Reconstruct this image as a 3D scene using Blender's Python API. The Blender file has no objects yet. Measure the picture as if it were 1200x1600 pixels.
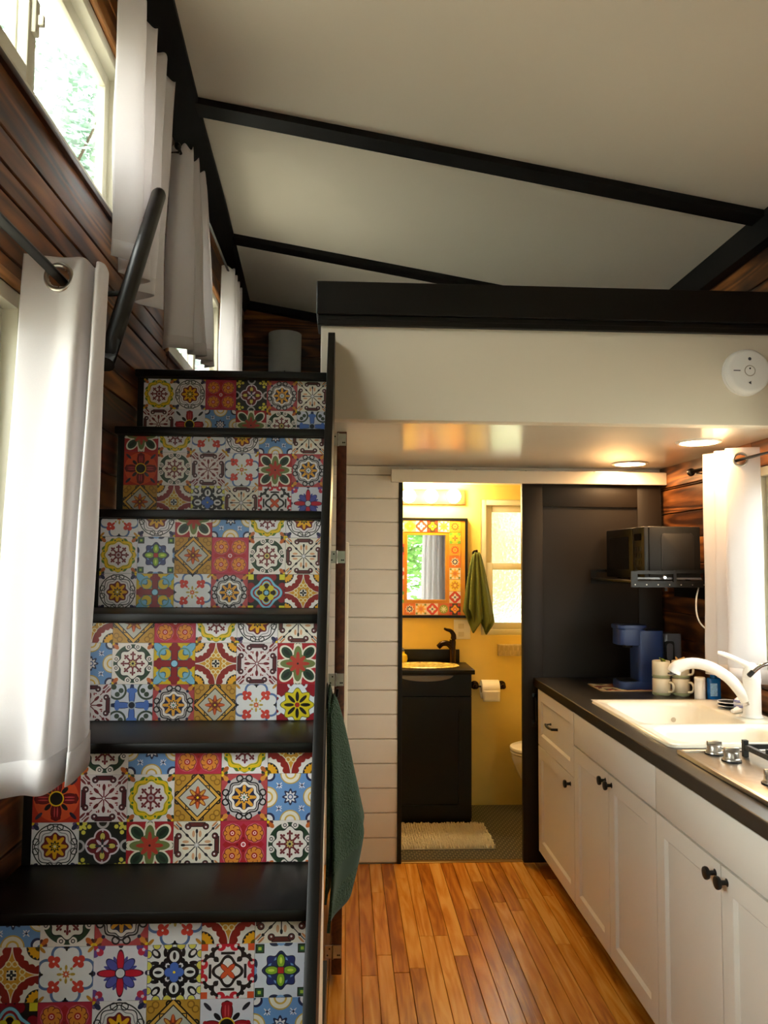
import bpy, bmesh, math, random
from mathutils import Vector, Matrix
random.seed(7)
C = bpy.context.scene.collection
S = bpy.context.scene

# ------------------------------------------------------------------ camera
F = 1200.0
def lin(h):
    h = h.lstrip('#')
    out = []
    for i in (0, 2, 4):
        c = int(h[i:i+2], 16) / 255
        out.append(c / 12.92 if c <= .04045 else ((c + .055) / 1.055) ** 2.4)
    return (*out, 1.0)
d = Vector(((540 - 600) / F, -(877 - 800) / F, -1)).normalized()
up = Vector((math.sin(.010), math.cos(.010), 0)); up = (up - d * up.dot(d)).normalized()
right = d.cross(up)
cam_d = bpy.data.cameras.new('camera'); cam = bpy.data.objects.new('camera', cam_d); C.objects.link(cam)
cam_d.sensor_fit = 'HORIZONTAL'; cam_d.sensor_width = 36; cam_d.lens = 36; cam_d.clip_start = .05
m = Matrix((right, d, up)).to_4x4(); m.translation = (0, 0, 1.48)
cam.matrix_world = m
S.camera = cam
# ------------------------------------------------------------------ sky and exposure
W = bpy.data.worlds.new('sky'); S.world = W; W.use_nodes = True
bg = W.node_tree.nodes['Background']; bg.inputs[0].default_value = (1.0, .972, .93, 1); bg.inputs[1].default_value = 7.0
S.view_settings.view_transform = 'Standard'; S.view_settings.look = 'None'
S.view_settings.exposure = 0.8; S.view_settings.gamma = 1.0; S.view_settings.use_curve_mapping = False

# ------------------------------------------------------------------ materials
MATS = {}
def new_mat(name):
    mt = bpy.data.materials.new(name); mt.use_nodes = True
    nt = mt.node_tree; p = nt.nodes['Principled BSDF']
    MATS[name] = mt
    return mt, nt, p
def N(nt, t, **kw):
    n = nt.nodes.new(t)
    for k, v in kw.items(): setattr(n, k, v)
    return n
def plain(name, col, rough=.5, metal=0, noise=.06, nscale=14, bump=0, spec=.5, coat=0):
    """one colour with slight procedural variation"""
    mt, nt, p = new_mat(name)
    col = lin(col) if isinstance(col, str) else col
    tc = N(nt, 'ShaderNodeTexCoord'); nz = N(nt, 'ShaderNodeTexNoise'); nz.inputs['Scale'].default_value = nscale; nz.inputs['Detail'].default_value = 4
    nt.links.new(tc.outputs['Object'], nz.inputs['Vector'])
    rp = N(nt, 'ShaderNodeValToRGB')
    rp.color_ramp.elements[0].position = .3; rp.color_ramp.elements[1].position = .7
    rp.color_ramp.elements[0].color = tuple(c * (1 - noise) for c in col[:3]) + (1,)
    rp.color_ramp.elements[1].color = tuple(min(1, c * (1 + noise)) for c in col[:3]) + (1,)
    nt.links.new(nz.outputs['Fac'], rp.inputs['Fac']); nt.links.new(rp.outputs['Color'], p.inputs['Base Color'])
    p.inputs['Roughness'].default_value = rough; p.inputs['Metallic'].default_value = metal
    p.inputs['Specular IOR Level'].default_value = spec; p.inputs['Coat Weight'].default_value = coat
    if bump:
        b = N(nt, 'ShaderNodeBump'); b.inputs['Strength'].default_value = bump; b.inputs['Distance'].default_value = .004
        nz2 = N(nt, 'ShaderNodeTexNoise'); nz2.inputs['Scale'].default_value = nscale * 14
        nt.links.new(tc.outputs['Object'], nz2.inputs['Vector'])
        nt.links.new(nz2.outputs['Fac'], b.inputs['Height']); nt.links.new(b.outputs['Normal'], p.inputs['Normal'])
    return mt
def wood(name, cols, rough=.35, grain=1.0, long_scale=1.2, cross=26, dark=None, vary=.5, spec=.5, knots=True):
    """grain along local Y, every object its own tone and offset"""
    mt, nt, p = new_mat(name)
    L = nt.links.new
    tc = N(nt, 'ShaderNodeTexCoord'); oi = N(nt, 'ShaderNodeObjectInfo')
    mul = N(nt, 'ShaderNodeVectorMath', operation='SCALE'); mul.inputs[0].default_value = (37, 53, 71); L(oi.outputs['Random'], mul.inputs['Scale'])
    add = N(nt, 'ShaderNodeVectorMath', operation='ADD'); L(tc.outputs['Object'], add.inputs[0]); L(mul.outputs[0], add.inputs[1])
    mp = N(nt, 'ShaderNodeMapping'); mp.inputs['Scale'].default_value = (cross, long_scale, cross); L(add.outputs[0], mp.inputs['Vector'])
    n1 = N(nt, 'ShaderNodeTexNoise'); n1.inputs['Scale'].default_value = 1; n1.inputs['Detail'].default_value = 5; n1.inputs['Distortion'].default_value = 1.2; L(mp.outputs[0], n1.inputs['Vector'])
    # cathedral figure: warped rings
    mp2 = N(nt, 'ShaderNodeMapping'); mp2.inputs['Scale'].default_value = (9, .8, 9); L(add.outputs[0], mp2.inputs['Vector'])
    n2 = N(nt, 'ShaderNodeTexNoise'); n2.inputs['Scale'].default_value = 1; n2.inputs['Detail'].default_value = 1; L(mp2.outputs[0], n2.inputs['Vector'])
    ring = N(nt, 'ShaderNodeMath', operation='MULTIPLY'); ring.inputs[1].default_value = 60; L(n2.outputs['Fac'], ring.inputs[0])
    sn = N(nt, 'ShaderNodeMath', operation='SINE'); L(ring.outputs[0], sn.inputs[0])
    s2 = N(nt, 'ShaderNodeMath', operation='MULTIPLY_ADD'); s2.inputs[1].default_value = .10 * grain; s2.inputs[2].default_value = 0; L(sn.outputs[0], s2.inputs[0])
    f = N(nt, 'ShaderNodeMath', operation='ADD'); L(n1.outputs['Fac'], f.inputs[0]); L(s2.outputs[0], f.inputs[1])
    ra = N(nt, 'ShaderNodeMath', operation='MULTIPLY_ADD'); ra.inputs[1].default_value = vary; ra.inputs[2].default_value = -vary / 2; L(oi.outputs['Random'], ra.inputs[0])
    f2 = N(nt, 'ShaderNodeMath', operation='ADD'); L(f.outputs[0], f2.inputs[0]); L(ra.outputs[0], f2.inputs[1])
    rp = N(nt, 'ShaderNodeValToRGB'); cr = rp.color_ramp
    while len(cr.elements) < len(cols): cr.elements.new(.5)
    for i, c in enumerate(cols):
        cr.elements[i].position = .2 + .6 * i / (len(cols) - 1); cr.elements[i].color = lin(c)
    L(f2.outputs[0], rp.inputs['Fac'])
    out = rp.outputs['Color']
    if dark:
        n3 = N(nt, 'ShaderNodeTexNoise'); n3.inputs['Scale'].default_value = 1; n3.inputs['Detail'].default_value = 6
        mp3 = N(nt, 'ShaderNodeMapping'); mp3.inputs['Scale'].default_value = (7, 2.2, 7); L(add.outputs[0], mp3.inputs['Vector']); L(mp3.outputs[0], n3.inputs['Vector'])
        r3 = N(nt, 'ShaderNodeMapRange'); r3.inputs['From Min'].default_value = .5; r3.inputs['From Max'].default_value = .68; L(n3.outputs['Fac'], r3.inputs['Value'])
        mx = N(nt, 'ShaderNodeMix', data_type='RGBA'); L(r3.outputs[0], mx.inputs['Factor']); L(out, mx.inputs['A']); mx.inputs['B'].default_value = lin(dark)
        out = mx.outputs['Result']
    L(out, p.inputs['Base Color'])
    p.inputs['Roughness'].default_value = rough; p.inputs['Specular IOR Level'].default_value = spec
    b = N(nt, 'ShaderNodeBump'); b.inputs['Strength'].default_value = .12; b.inputs['Distance'].default_value = .003
    L(f.outputs[0], b.inputs['Height']); L(b.outputs['Normal'], p.inputs['Normal'])
    return mt
def emit(name, col, strength):
    mt, nt, p = new_mat(name)
    p.inputs['Base Color'].default_value = (.9, .9, .9, 1)
    p.inputs['Emission Color'].default_value = col; p.inputs['Emission Strength'].default_value = strength
    return mt
def glass(name, tint=(.93, .97, .96, 1), refl=.12):
    mt, nt, p = new_mat(name)
    nt.nodes.remove(p)
    o = nt.nodes['Material Output']
    t = N(nt, 'ShaderNodeBsdfTransparent'); t.inputs[0].default_value = tint
    g = N(nt, 'ShaderNodeBsdfGlossy'); g.inputs['Roughness'].default_value = .02
    # Schlick reflectance, the same from both faces of the thin pane
    lw = N(nt, 'ShaderNodeLayerWeight'); lw.inputs['Blend'].default_value = .5
    pw = N(nt, 'ShaderNodeMath', operation='POWER'); pw.inputs[1].default_value = 5; nt.links.new(lw.outputs['Facing'], pw.inputs[0])
    fr = N(nt, 'ShaderNodeMath', operation='MULTIPLY_ADD'); fr.inputs[1].default_value = .9; fr.inputs[2].default_value = .04; nt.links.new(pw.outputs[0], fr.inputs[0])
    mx = N(nt, 'ShaderNodeMixShader')
    nt.links.new(fr.outputs[0], mx.inputs[0]); nt.links.new(t.outputs[0], mx.inputs[1]); nt.links.new(g.outputs[0], mx.inputs[2]); nt.links.new(mx.outputs[0], o.inputs[0])
    return mt
def frosted(name):
    mt, nt, p = new_mat(name)
    p.inputs['Base Color'].default_value = (.95, .97, .92, 1); p.inputs['Transmission Weight'].default_value = 1
    p.inputs['Roughness'].default_value = .32; p.inputs['IOR'].default_value = 1.2
    tc = N(nt, 'ShaderNodeTexCoord'); v = N(nt, 'ShaderNodeTexVoronoi'); v.inputs['Scale'].default_value = 60
    nt.links.new(tc.outputs['Object'], v.inputs['Vector'])
    b = N(nt, 'ShaderNodeBump'); b.inputs['Strength'].default_value = .6; b.inputs['Distance'].default_value = .01
    nt.links.new(v.outputs['Distance'], b.inputs['Height']); nt.links.new(b.outputs['Normal'], p.inputs['Normal'])
    return mt
def cloth(name, col, trans=.35, rough=.85, bump=.25, scale=900, noise=.04):
    mt, nt, p = new_mat(name)
    col = lin(col)
    o = nt.nodes['Material Output']
    tc = N(nt, 'ShaderNodeTexCoord'); nz = N(nt, 'ShaderNodeTexNoise'); nz.inputs['Scale'].default_value = scale
    nt.links.new(tc.outputs['Object'], nz.inputs['Vector'])
    rp = N(nt, 'ShaderNodeValToRGB')
    rp.color_ramp.elements[0].color = tuple(c * (1 - noise) for c in col[:3]) + (1,); rp.color_ramp.elements[1].color = tuple(min(1, c * (1 + noise)) for c in col[:3]) + (1,)
    nt.links.new(nz.outputs['Fac'], rp.inputs[0]); nt.links.new(rp.outputs[0], p.inputs['Base Color'])
    b = N(nt, 'ShaderNodeBump'); b.inputs['Strength'].default_value = bump; b.inputs['Distance'].default_value = .002 if bump < .9 else .008
    nt.links.new(nz.outputs['Fac'], b.inputs['Height']); nt.links.new(b.outputs['Normal'], p.inputs['Normal'])
    p.inputs['Roughness'].default_value = rough; p.inputs['Sheen Weight'].default_value = .05
    if trans:
        t = N(nt, 'ShaderNodeBsdfTranslucent'); t.inputs[0].default_value = col
        mx = N(nt, 'ShaderNodeMixShader'); mx.inputs[0].default_value = trans
        nt.links.new(p.outputs[0], mx.inputs[1]); nt.links.new(t.outputs[0], mx.inputs[2]); nt.links.new(mx.outputs[0], o.inputs[0])
    return mt

M_brown = wood('stained_cedar', ['#2e170b', '#603617', '#875229', '#a86e38'], rough=.33, dark='#2a1a12', vary=.45, cross=20, grain=1.6)
M_oak = wood('oak_floor_varnish', ['#985614', '#bd7522', '#d08c32', '#dea44e'], rough=.26, vary=.55, cross=30, long_scale=2.8, grain=.7)
M_red = wood('reddish_door_edge', ['#3a1a0e', '#5a2c18', '#70381f'], rough=.5, vary=.1)
M_white_plank = plain('cream_painted_plank', '#f0e8d8', .5, noise=.04, nscale=5, bump=.1)
M_white = plain('white_satin_paint', '#e2d6c0', .42, noise=.02, nscale=3)
M_gloss_white = plain('white_gloss_paint', '#e2d6c0', .2, noise=.03, nscale=4)
M_ceil = plain('ceiling_white_paint', '#dfd5c2', .75, noise=.02, nscale=2)
M_black = plain('black_brown_satin', '#0b0907', .4, noise=.15, nscale=9, spec=.28)
M_beam = plain('black_beam_paint', '#090808', .6, noise=.2, nscale=8, spec=.25)
M_char = plain('charcoal_door_paint', '#1d160f', .5, noise=.06, nscale=3, spec=.3)
M_counter = plain('charcoal_laminate', '#23201d', .34, noise=.2, nscale=30)
M_cab = plain('white_cabinet_lacquer', '#ded8cd', .36, noise=.015, nscale=3)
M_toe = plain('toe_kick_brown', '#3b2415', .6)
M_ceramic = plain('cream_sink_enamel', '#eee6d4', .16, noise=.01)
M_porc = plain('white_porcelain', '#f0ece4', .12, noise=.01)
M_wplastic = plain('white_plastic', '#ebe8e2', .3, noise=.01)
M_steel = plain('brushed_steel', '#b9b2a8', .32, metal=1, noise=.08, nscale=40)
M_chrome = plain('chrome', '#cfd0d2', .08, metal=1, noise=.02)
M_iron = plain('black_cast_iron', '#141414', .55, noise=.2, bump=.3)
M_bmetal = plain('black_metal', '#131211', .35, metal=.4, noise=.1)
M_bplastic = plain('black_plastic', '#0c0b0a', .45, noise=.1, spec=.35)
M_dglass = plain('dark_glass', '#0a0a0a', .08, noise=.05)
M_gplastic = plain('dark_grey_plastic', '#161616', .5, noise=.08, spec=.3)
M_blue = plain('navy_blue_plastic', '#23396a', .35, noise=.03)
M_greyt = plain('smoky_grey_plastic', '#5a5a60', .15, noise=.05)
M_mug = plain('cream_stoneware', '#e3d8bd', .25, noise=.03)
M_mugg = plain('sage_glaze_band', '#9aa07a', .3, noise=.08)
M_soap = plain('blue_soap_bottle', '#0f5fa3', .1, noise=.05)
M_soapl = plain('pale_blue_label', '#9cc6e6', .35, noise=.25, nscale=120)
M_bronze = plain('oiled_bronze', '#2b1d13', .25, metal=.8, noise=.2)
M_yellow = plain('yellow_wall_paint', '#ecd070', .55, noise=.06, nscale=5)
M_vinyl = plain('almond_vinyl_frame', '#d8d3bd', .4, noise=.02)
M_pine = wood('pine_window_trim', ['#8a5a2c', '#b27a42', '#c48f58'], rough=.5, vary=.2)
M_curtain = cloth('white_cotton_curtain', '#eeeaea', .38)
M_towel = cloth('green_terry', '#2f4732', 0, .95, 1.0, 230, .35)
M_towel_b = cloth('green_terry_band', '#2a3f2e', 0, .9, .25, 900, .05)
M_towel2 = cloth('olive_terry', '#616b2c', 0, .95, 1.0, 230, .3)
M_shade = cloth('grey_linen_shade', '#b9bab4', .3, .9, .3, 500, .06)
M_bed = cloth('white_bedding', '#dfe3df', 0)
M_mirror = plain('mirror_silver', '#e8ece8', .01, metal=1, noise=0)
M_paper = plain('toilet_paper', '#efe9de', .9, noise=.02, bump=.2)
M_glass = glass('window_glass')
M_frost = frosted('obscure_glass')
M_gold = plain('ochre_mirror_border', '#c98a22', .35, noise=.1)
M_yglass = plain('yellow_glass', '#d0b02a', .06, noise=.1)
M_led = emit('downlight_glow', (1, .61, .29, 1), 80)
M_bulb = emit('bulb_glow', (1, .76, .38, 1), 78)
M_leaf = plain('tree_leaves', '#5f8f3a', .7, noise=.4, nscale=3)
M_leaf2 = plain('pale_tree_leaves', '#8aa694', .7, noise=.4, nscale=3)
M_leaf3 = plain('lime_tree_leaves', '#b2c48a', .7, noise=.35, nscale=3)
M_bark = plain('bark', '#5a4636', .9, noise=.3, bump=.6)
M_bounce_ground = plain('pale_bounce_ground', '#b8b3a6', .9, noise=.35, nscale=2)  # unseen ground, pale colour chosen to throw daylight up through the windows
M_brass = plain('brass_threshold', '#8a6a35', .35, metal=.7)

# mosaic floor: small dark tiles with pale joints (pieces only a few pixels across)
def mosaic():
    mt, nt, p = new_mat('black_mosaic_tile')
    tc = N(nt, 'ShaderNodeTexCoord'); b = N(nt, 'ShaderNodeTexBrick')
    nt.links.new(tc.outputs['Object'], b.inputs['Vector'])
    b.inputs['Scale'].default_value = 1; b.inputs['Brick Width'].default_value = .026; b.inputs['Row Height'].default_value = .0235; b.inputs['Mortar Size'].default_value = .0022
    b.inputs['Color1'].default_value = lin('#17140f'); b.inputs['Color2'].default_value = lin('#1f1b15'); b.inputs['Mortar'].default_value = lin('#8c836c')
    nt.links.new(b.outputs['Color'], p.inputs['Base Color']); p.inputs['Roughness'].default_value = .3
    bp = N(nt, 'ShaderNodeBump'); bp.inputs['Strength'].default_value = .4; bp.inputs['Distance'].default_value = .002; bp.invert = True
    nt.links.new(b.outputs['Fac'], bp.inputs['Height']); nt.links.new(bp.outputs['Normal'], p.inputs['Normal'])
    return mt
M_mosaic = mosaic()

# ------------------------------------------------------------------ printed tile patterns, computed in shader nodes
class Tile:
    """draws a pattern in tile coordinates -1..1 (local x, z over half = size/2)"""
    def __init__(s, name, half, bgc, rough=.38):
        s.mt, s.nt, s.p = new_mat(name); s.p.inputs['Roughness'].default_value = rough
        nt = s.nt
        tc = N(nt, 'ShaderNodeTexCoord'); sp = N(nt, 'ShaderNodeSeparateXYZ'); nt.links.new(tc.outputs['Object'], sp.inputs[0])
        s.u = s.M('MULTIPLY', sp.outputs['X'], 1 / half); s.v = s.M('MULTIPLY', sp.outputs['Z'], 1 / half)
        s.ax = s.M('ABSOLUTE', s.u); s.ay = s.M('ABSOLUTE', s.v)
        s.mx = s.M('MAXIMUM', s.ax, s.ay); s.mn = s.M('MINIMUM', s.ax, s.ay)
        k = 1 / math.sqrt(2)
        s.dx = s.M('MULTIPLY', s.M('ADD', s.ax, s.ay), k); s.dy = s.M('ABSOLUTE', s.M('MULTIPLY', s.M('SUBTRACT', s.ax, s.ay), k))
        s.P = {'f': s.V(s.u, s.v), 'q': s.V(s.ax, s.ay), 'o': s.V(s.mx, s.mn), 'd': s.V(s.dx, s.dy)}
        s.r = s.VM('LENGTH', s.P['f']); s.th = s.M('ARCTAN2', s.v, s.u)
        s.col = lin(bgc)
    def M(s, op, a, b=None, c=None):
        n = N(s.nt, 'ShaderNodeMath', operation=op)
        for i, x in enumerate((a, b, c)):
            if x is None: continue
            if isinstance(x, (int, float)): n.inputs[i].default_value = x
            else: s.nt.links.new(x, n.inputs[i])
        return n.outputs[0]
    def V(s, a, b):
        n = N(s.nt, 'ShaderNodeCombineXYZ'); s.nt.links.new(a, n.inputs[0]); s.nt.links.new(b, n.inputs[1]); return n.outputs[0]
    def VM(s, op, a, b=None, c=None):
        n = N(s.nt, 'ShaderNodeVectorMath', operation=op)
        for i, x in enumerate((a, b, c)):
            if x is None: continue
            if isinstance(x, tuple): n.inputs[i].default_value = x
            else: s.nt.links.new(x, n.inputs[i])
        return n.outputs['Value'] if op in ('LENGTH', 'DISTANCE') else n.outputs[0]
    # signed fields, negative inside
    def circ(s, x, y, r, P='f'): return s.M('SUBTRACT', s.VM('DISTANCE', s.P[P], (x, y, 0)), r)
    def ell(s, x, y, rx, ry, P='f'):
        q = s.VM('MULTIPLY_ADD', s.P[P], (1 / rx, 1 / ry, 0), (-x / rx, -y / ry, 0))
        return s.M('MULTIPLY', s.M('SUBTRACT', s.VM('LENGTH', q), 1), min(rx, ry))
    def ros(s, r0, amp, n, ph=0):
        c = s.M('COSINE', s.M('MULTIPLY_ADD', s.th, n, ph)); return s.M('SUBTRACT', s.r, s.M('MULTIPLY_ADD', c, amp, r0))
    def dia(s, k): return s.M('MULTIPLY', s.M('SUBTRACT', s.M('ADD', s.ax, s.ay), k), .707)
    def box(s, x, y, w, h, P='q'):
        q = s.VM('ABSOLUTE', s.VM('SUBTRACT', s.P[P], (x, y, 0))); q = s.VM('SUBTRACT', q, (w, h, 0))
        sp = N(s.nt, 'ShaderNodeSeparateXYZ'); s.nt.links.new(q, sp.inputs[0]); return s.M('MAXIMUM', sp.outputs[0], sp.outputs[1])
    def band(s, f, w, off=0): return s.M('SUBTRACT', s.M('ABSOLUTE', s.M('SUBTRACT', f, off) if off else f), w)
    def both(s, f, g): return s.M('MAXIMUM', f, g)
    def either(s, f, g): return s.M('MINIMUM', f, g)
    def put(s, f, col, oc=None, ow=.035):
        if oc: s._put(s.M('LESS_THAN', f, ow), oc)
        s._put(s.M('LESS_THAN', f, 0.0), col)
    def _put(s, mask, col):
        mx = N(s.nt, 'ShaderNodeMix', data_type='RGBA'); s.nt.links.new(mask, mx.inputs['Factor'])
        if isinstance(s.col, tuple): mx.inputs['A'].default_value = s.col
        else: s.nt.links.new(s.col, mx.inputs['A'])
        mx.inputs['B'].default_value = lin(col); s.col = mx.outputs['Result']
    def done(s):
        if isinstance(s.col, tuple): s.p.inputs['Base Color'].default_value = s.col
        else: s.nt.links.new(s.col, s.p.inputs['Base Color'])
        return s.mt
WH, GR, BK, NV, MA, RD, YE, OC, DG, BL, PK, OR = '#e4dfe0', '#bcb6b8', '#17151a', '#22264a', '#6e1620', '#b0232a', '#e3c01c', '#c0862a', '#28402c', '#6a93c8', '#c9606c', '#dc8a35'
def corners(t, c1='#b5632e', c2=DG):
    t.put(t.ell(1.16, 0, .17, .10, 'd'), c1); t.put(t.ell(1.28, .12, .13, .06, 'd'), c2); t.put(t.circ(1.38, 0, .09, 'd'), YE)
def flake(t, c, r0=.40, cc=WH):
    for P in 'od':
        t.put(t.ell(r0 - .10, 0, .16, .042, P), c); t.put(t.ell(r0 + .06, 0, .085, .05, P), c); t.put(t.ell(r0 + .0, .085, .05, .045, P), c)
    t.put(t.ros(.24, .045, 8), c); t.put(t.ros(.155, .03, 8), cc); t.put(t.circ(0, 0, .08), c)
def scroll(t, c, r=.78, w=.028):
    t.put(t.band(t.circ(.56, .17, .15, 'o') if False else t.circ(.80, .20, .13, 'o'), w), c)
    t.put(t.band(t.ros(r - .06, .05, 8), w), c)
T = 'tile_%s'
def dA(t):
    corners(t); t.put(t.ros(.93, .03, 16), '#4f7a30'); t.put(t.band(t.ros(.80, .05, 8), .075), YE); t.put(t.circ(.78, .2, .10, 'o'), YE)
    t.put(t.circ(.78, .2, .05, 'o'), '#4f7a30'); t.put(t.ros(.66, .04, 8), WH, YE); flake(t, MA, .42); t.put(t.circ(0, 0, .2), MA); t.put(t.circ(0, 0, .14), '#b7a4a8'); t.put(t.circ(0, 0, .07), MA)
def dB(t):
    corners(t, NV, '#6c5478'); t.put(t.band(t.circ(0, 0, .93), .025), BK); scroll(t, BK, .86, .022); t.put(t.band(t.ros(.66, .04, 8), .02), '#8a8690')
    t.put(t.ros(.54, .05, 8), MA); t.put(t.ros(.40, .12, 8), '#e6ac1c'); t.put(t.ell(.40, 0, .12, .075, 'o'), '#e6ac1c'); t.put(t.ell(.40, 0, .12, .075, 'd'), '#e6ac1c')
    t.put(t.ros(.19, .05, 8), BK); t.put(t.ros(.11, .04, 8), YE); t.put(t.circ(0, 0, .05), WH)
def dC(t):
    t.put(t.box(0, 0, .30, .30), RD); t.put(t.dia(.9), RD); t.put(t.circ(.48, .48, .42, 'q'), PK)
    t.put(t.circ(0, 0, .07), PK, WH); t.put(t.box(.26, 0, .05, .05, 'o'), '#8c1626')
    for a in range(8):
        t.put(t.circ(.48 + .24 * math.cos(a * math.pi / 4), .48 + .24 * math.sin(a * math.pi / 4), .125, 'q'), OR, '#7a2a1c', .03)
    t.put(t.circ(.48, .48, .22, 'q'), OR); t.put(t.circ(.48, .48, .13, 'q'), RD); t.put(t.circ(.48, .48, .075, 'q'), '#e7b8b8'); t.put(t.circ(.48, .48, .035, 'q'), RD)
def dD(t):
    t.put(t.band(t.circ(1.0, 0, .22, 'o'), .05), GR); t.put(t.ell(1.12, 0, .13, .07, 'd'), '#d8cf52'); t.put(t.circ(.98, .17, .09, 'd'), '#d8cf52'); t.put(t.circ(1.22, .14, .10, 'd'), '#d8cf52')
    t.put(t.either(t.circ(.36, 0, .30, 'o'), t.circ(0, 0, .46)), MA, '#ddd2dc', .07); t.put(t.box(.62, 0, .08, .03, 'o'), '#ddd2dc')
    t.put(t.ell(.40, 0, .15, .10, 'o'), '#d8c862', '#3a0c18', .03); t.put(t.ell(.17, 0, .19, .06, 'd'), '#d6c6d6'); t.put(t.ell(.15, 0, .17, .05, 'o'), '#2a2c38'); t.put(t.circ(0, 0, .05), WH)
def dE(t):
    corners(t, '#d08a3a', '#7a3a2c'); t.put(t.circ(0, 0, .92), GR); scroll(t, BK, .80, .03); t.put(t.circ(.94, 0, .07, 'd'), NV); t.put(t.ros(.62, .05, 8), '#e8e2de', BK, .04)
    t.put(t.ros(.50, .04, 8), NV); t.put(t.ros(.36, .12, 8), '#e0a238'); t.put(t.ell(.42, 0, .11, .07, 'o'), '#e0a238'); t.put(t.ell(.42, 0, .11, .07, 'd'), '#e0a238')
    t.put(t.ros(.20, .04, 8), BK); t.put(t.ros(.14, .04, 8), WH); t.put(t.circ(0, 0, .06), '#5c8f8a')
def brackets(t, c, oc=BK):
    t.put(t.box(.86, 0, .075, .34, 'o'), c, oc, .03); t.put(t.circ(.78, .38, .11, 'o'), c, oc, .03); t.put(t.circ(.76, .38, .04, 'o'), WH)
def dF(t):
    brackets(t, '#5f2a26'); t.put(t.box(.95, 0, .32, .018, 'd'), BK); t.put(t.ell(1.16, .09, .16, .04, 'd'), '#c8834e'); t.put(t.circ(.98, 0, .06, 'd'), BK)
    t.put(t.circ(0, 0, .64), '#ece3d2'); t.put(t.ell(.47, .14, .14, .06, 'o'), '#d9a37a'); t.put(t.box(.34, 0, .24, .022, 'o'), BK); t.put(t.box(.34, 0, .24, .022, 'd'), BK)
    t.put(t.ell(.58, 0, .10, .055, 'o'), BK); t.put(t.ell(.58, 0, .10, .055, 'd'), BK); t.put(t.ros(.13, .05, 8), BK); t.put(t.ros(.08, .03, 8), WH)
def dF2(t):
    brackets(t, '#541a22'); t.put(t.box(.98, 0, .30, .02, 'd'), MA); t.put(t.ell(1.14, .12, .17, .05, 'd'), '#7d2a2e'); t.put(t.circ(.92, 0, .07, 'd'), MA)
    t.put(t.circ(0, 0, .60), '#e6dcdc'); t.put(t.ell(.46, 0, .15, .07, 'o'), MA); t.put(t.ell(.46, 0, .15, .07, 'd'), MA); t.put(t.ell(.54, .20, .07, .035, 'o'), '#8c3030'); t.put(t.circ(.60, .20, .035, 'd'), '#8c3030'); t.put(t.box(.24, 0, .18, .025, 'o'), MA); t.put(t.box(.24, 0, .18, .025, 'd'), MA)
    t.put(t.ros(.12, .06, 8), MA); t.put(t.circ(0, 0, .05), WH)
def petals(t, c, ctr, drop):
    t.put(t.ell(1.02, 0, .20, .075, 'd'), drop); t.put(t.ell(.5, 0, .17, .09, 'd'), BK)
    t.put(t.ell(.56, 0, .33, .20, 'o'), c, '#3a0a10', .03); t.put(t.circ(.80, .12, .09, 'o'), c); t.put(t.ell(.56, .06, .22, .03, 'o'), '#c4474c'); t.put(t.circ(0, 0, .27), ctr, YE, .05)
def dG(t): petals(t, '#9c1420', '#17120f', '#23222e')
def dG2(t):
    t.put(t.circ(0, 0, .95), '#d4522c'); petals(t, '#6a0d14', '#120e0e', '#2a2438')
def dH(t):
    t.put(t.circ(1.0, 0, .40, 'o'), '#e7dfcf', '#c8a344', .05); t.put(t.circ(1.0, 0, .25, 'o'), '#d8b04a'); t.put(t.circ(1.0, 0, .18, 'o'), WH); t.put(t.circ(1.28, 0, .24, 'd'), NV); t.put(t.circ(1.34, 0, .20, 'd'), WH); t.put(t.circ(1.41, 0, .08, 'd'), '#5a6a86')
    t.put(t.ros(.12, .05, 8), BL); t.put(t.ell(.70, 0, .17, .03, 'd'), WH); t.put(t.box(.70, 0, .02, .16, 'd'), WH); t.put(t.circ(.62, .07, .025, 'd'), WH); t.put(t.circ(.70, 0, .045, 'd'), NV)
    t.put(t.ros(.30, .06, 8), NV); t.put(t.ros(.20, .055, 8), WH); t.put(t.circ(0, 0, .12), '#46608c'); t.put(t.circ(0, 0, .07), WH)
def dI(t):
    t.put(t.ell(.86, .0, .17, .14, 'o'), DG, '#e8e2d0', .06); t.put(t.ell(.76, 0, .32, .22, 'd'), DG, '#e8e2d0', .07); t.put(t.ell(.78, 0, .2, .09, 'd'), '#16241a')
    t.put(t.ell(.44, 0, .42, .20, 'o'), '#6f7a44', '#e8e2d0', .06); t.put(t.circ(0, 0, .48), '#6f7a44'); t.put(t.ell(.30, 0, .28, .09, 'o'), '#b03a2c'); t.put(t.ell(.26, 0, .24, .10, 'd'), '#b03a2c'); t.put(t.circ(0, 0, .05), BK)
def dJ(t):
    corners(t, '#c4652a', '#5a2a30'); t.put(t.circ(0, 0, .93), DG); t.put(t.circ(.80, .22, .15, 'o'), '#e6ddd6'); t.put(t.circ(.80, .22, .08, 'o'), BK); t.put(t.circ(.80, .22, .045, 'o'), '#e6ddd6')
    t.put(t.ros(.68, .06, 8), '#e9e2da', BK, .045); flake(t, MA, .44, '#e9e2da'); t.put(t.ros(.22, .03, 8), MA); t.put(t.ros(.14, .03, 8), '#c9b86a'); t.put(t.circ(0, 0, .06), BK)
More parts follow.
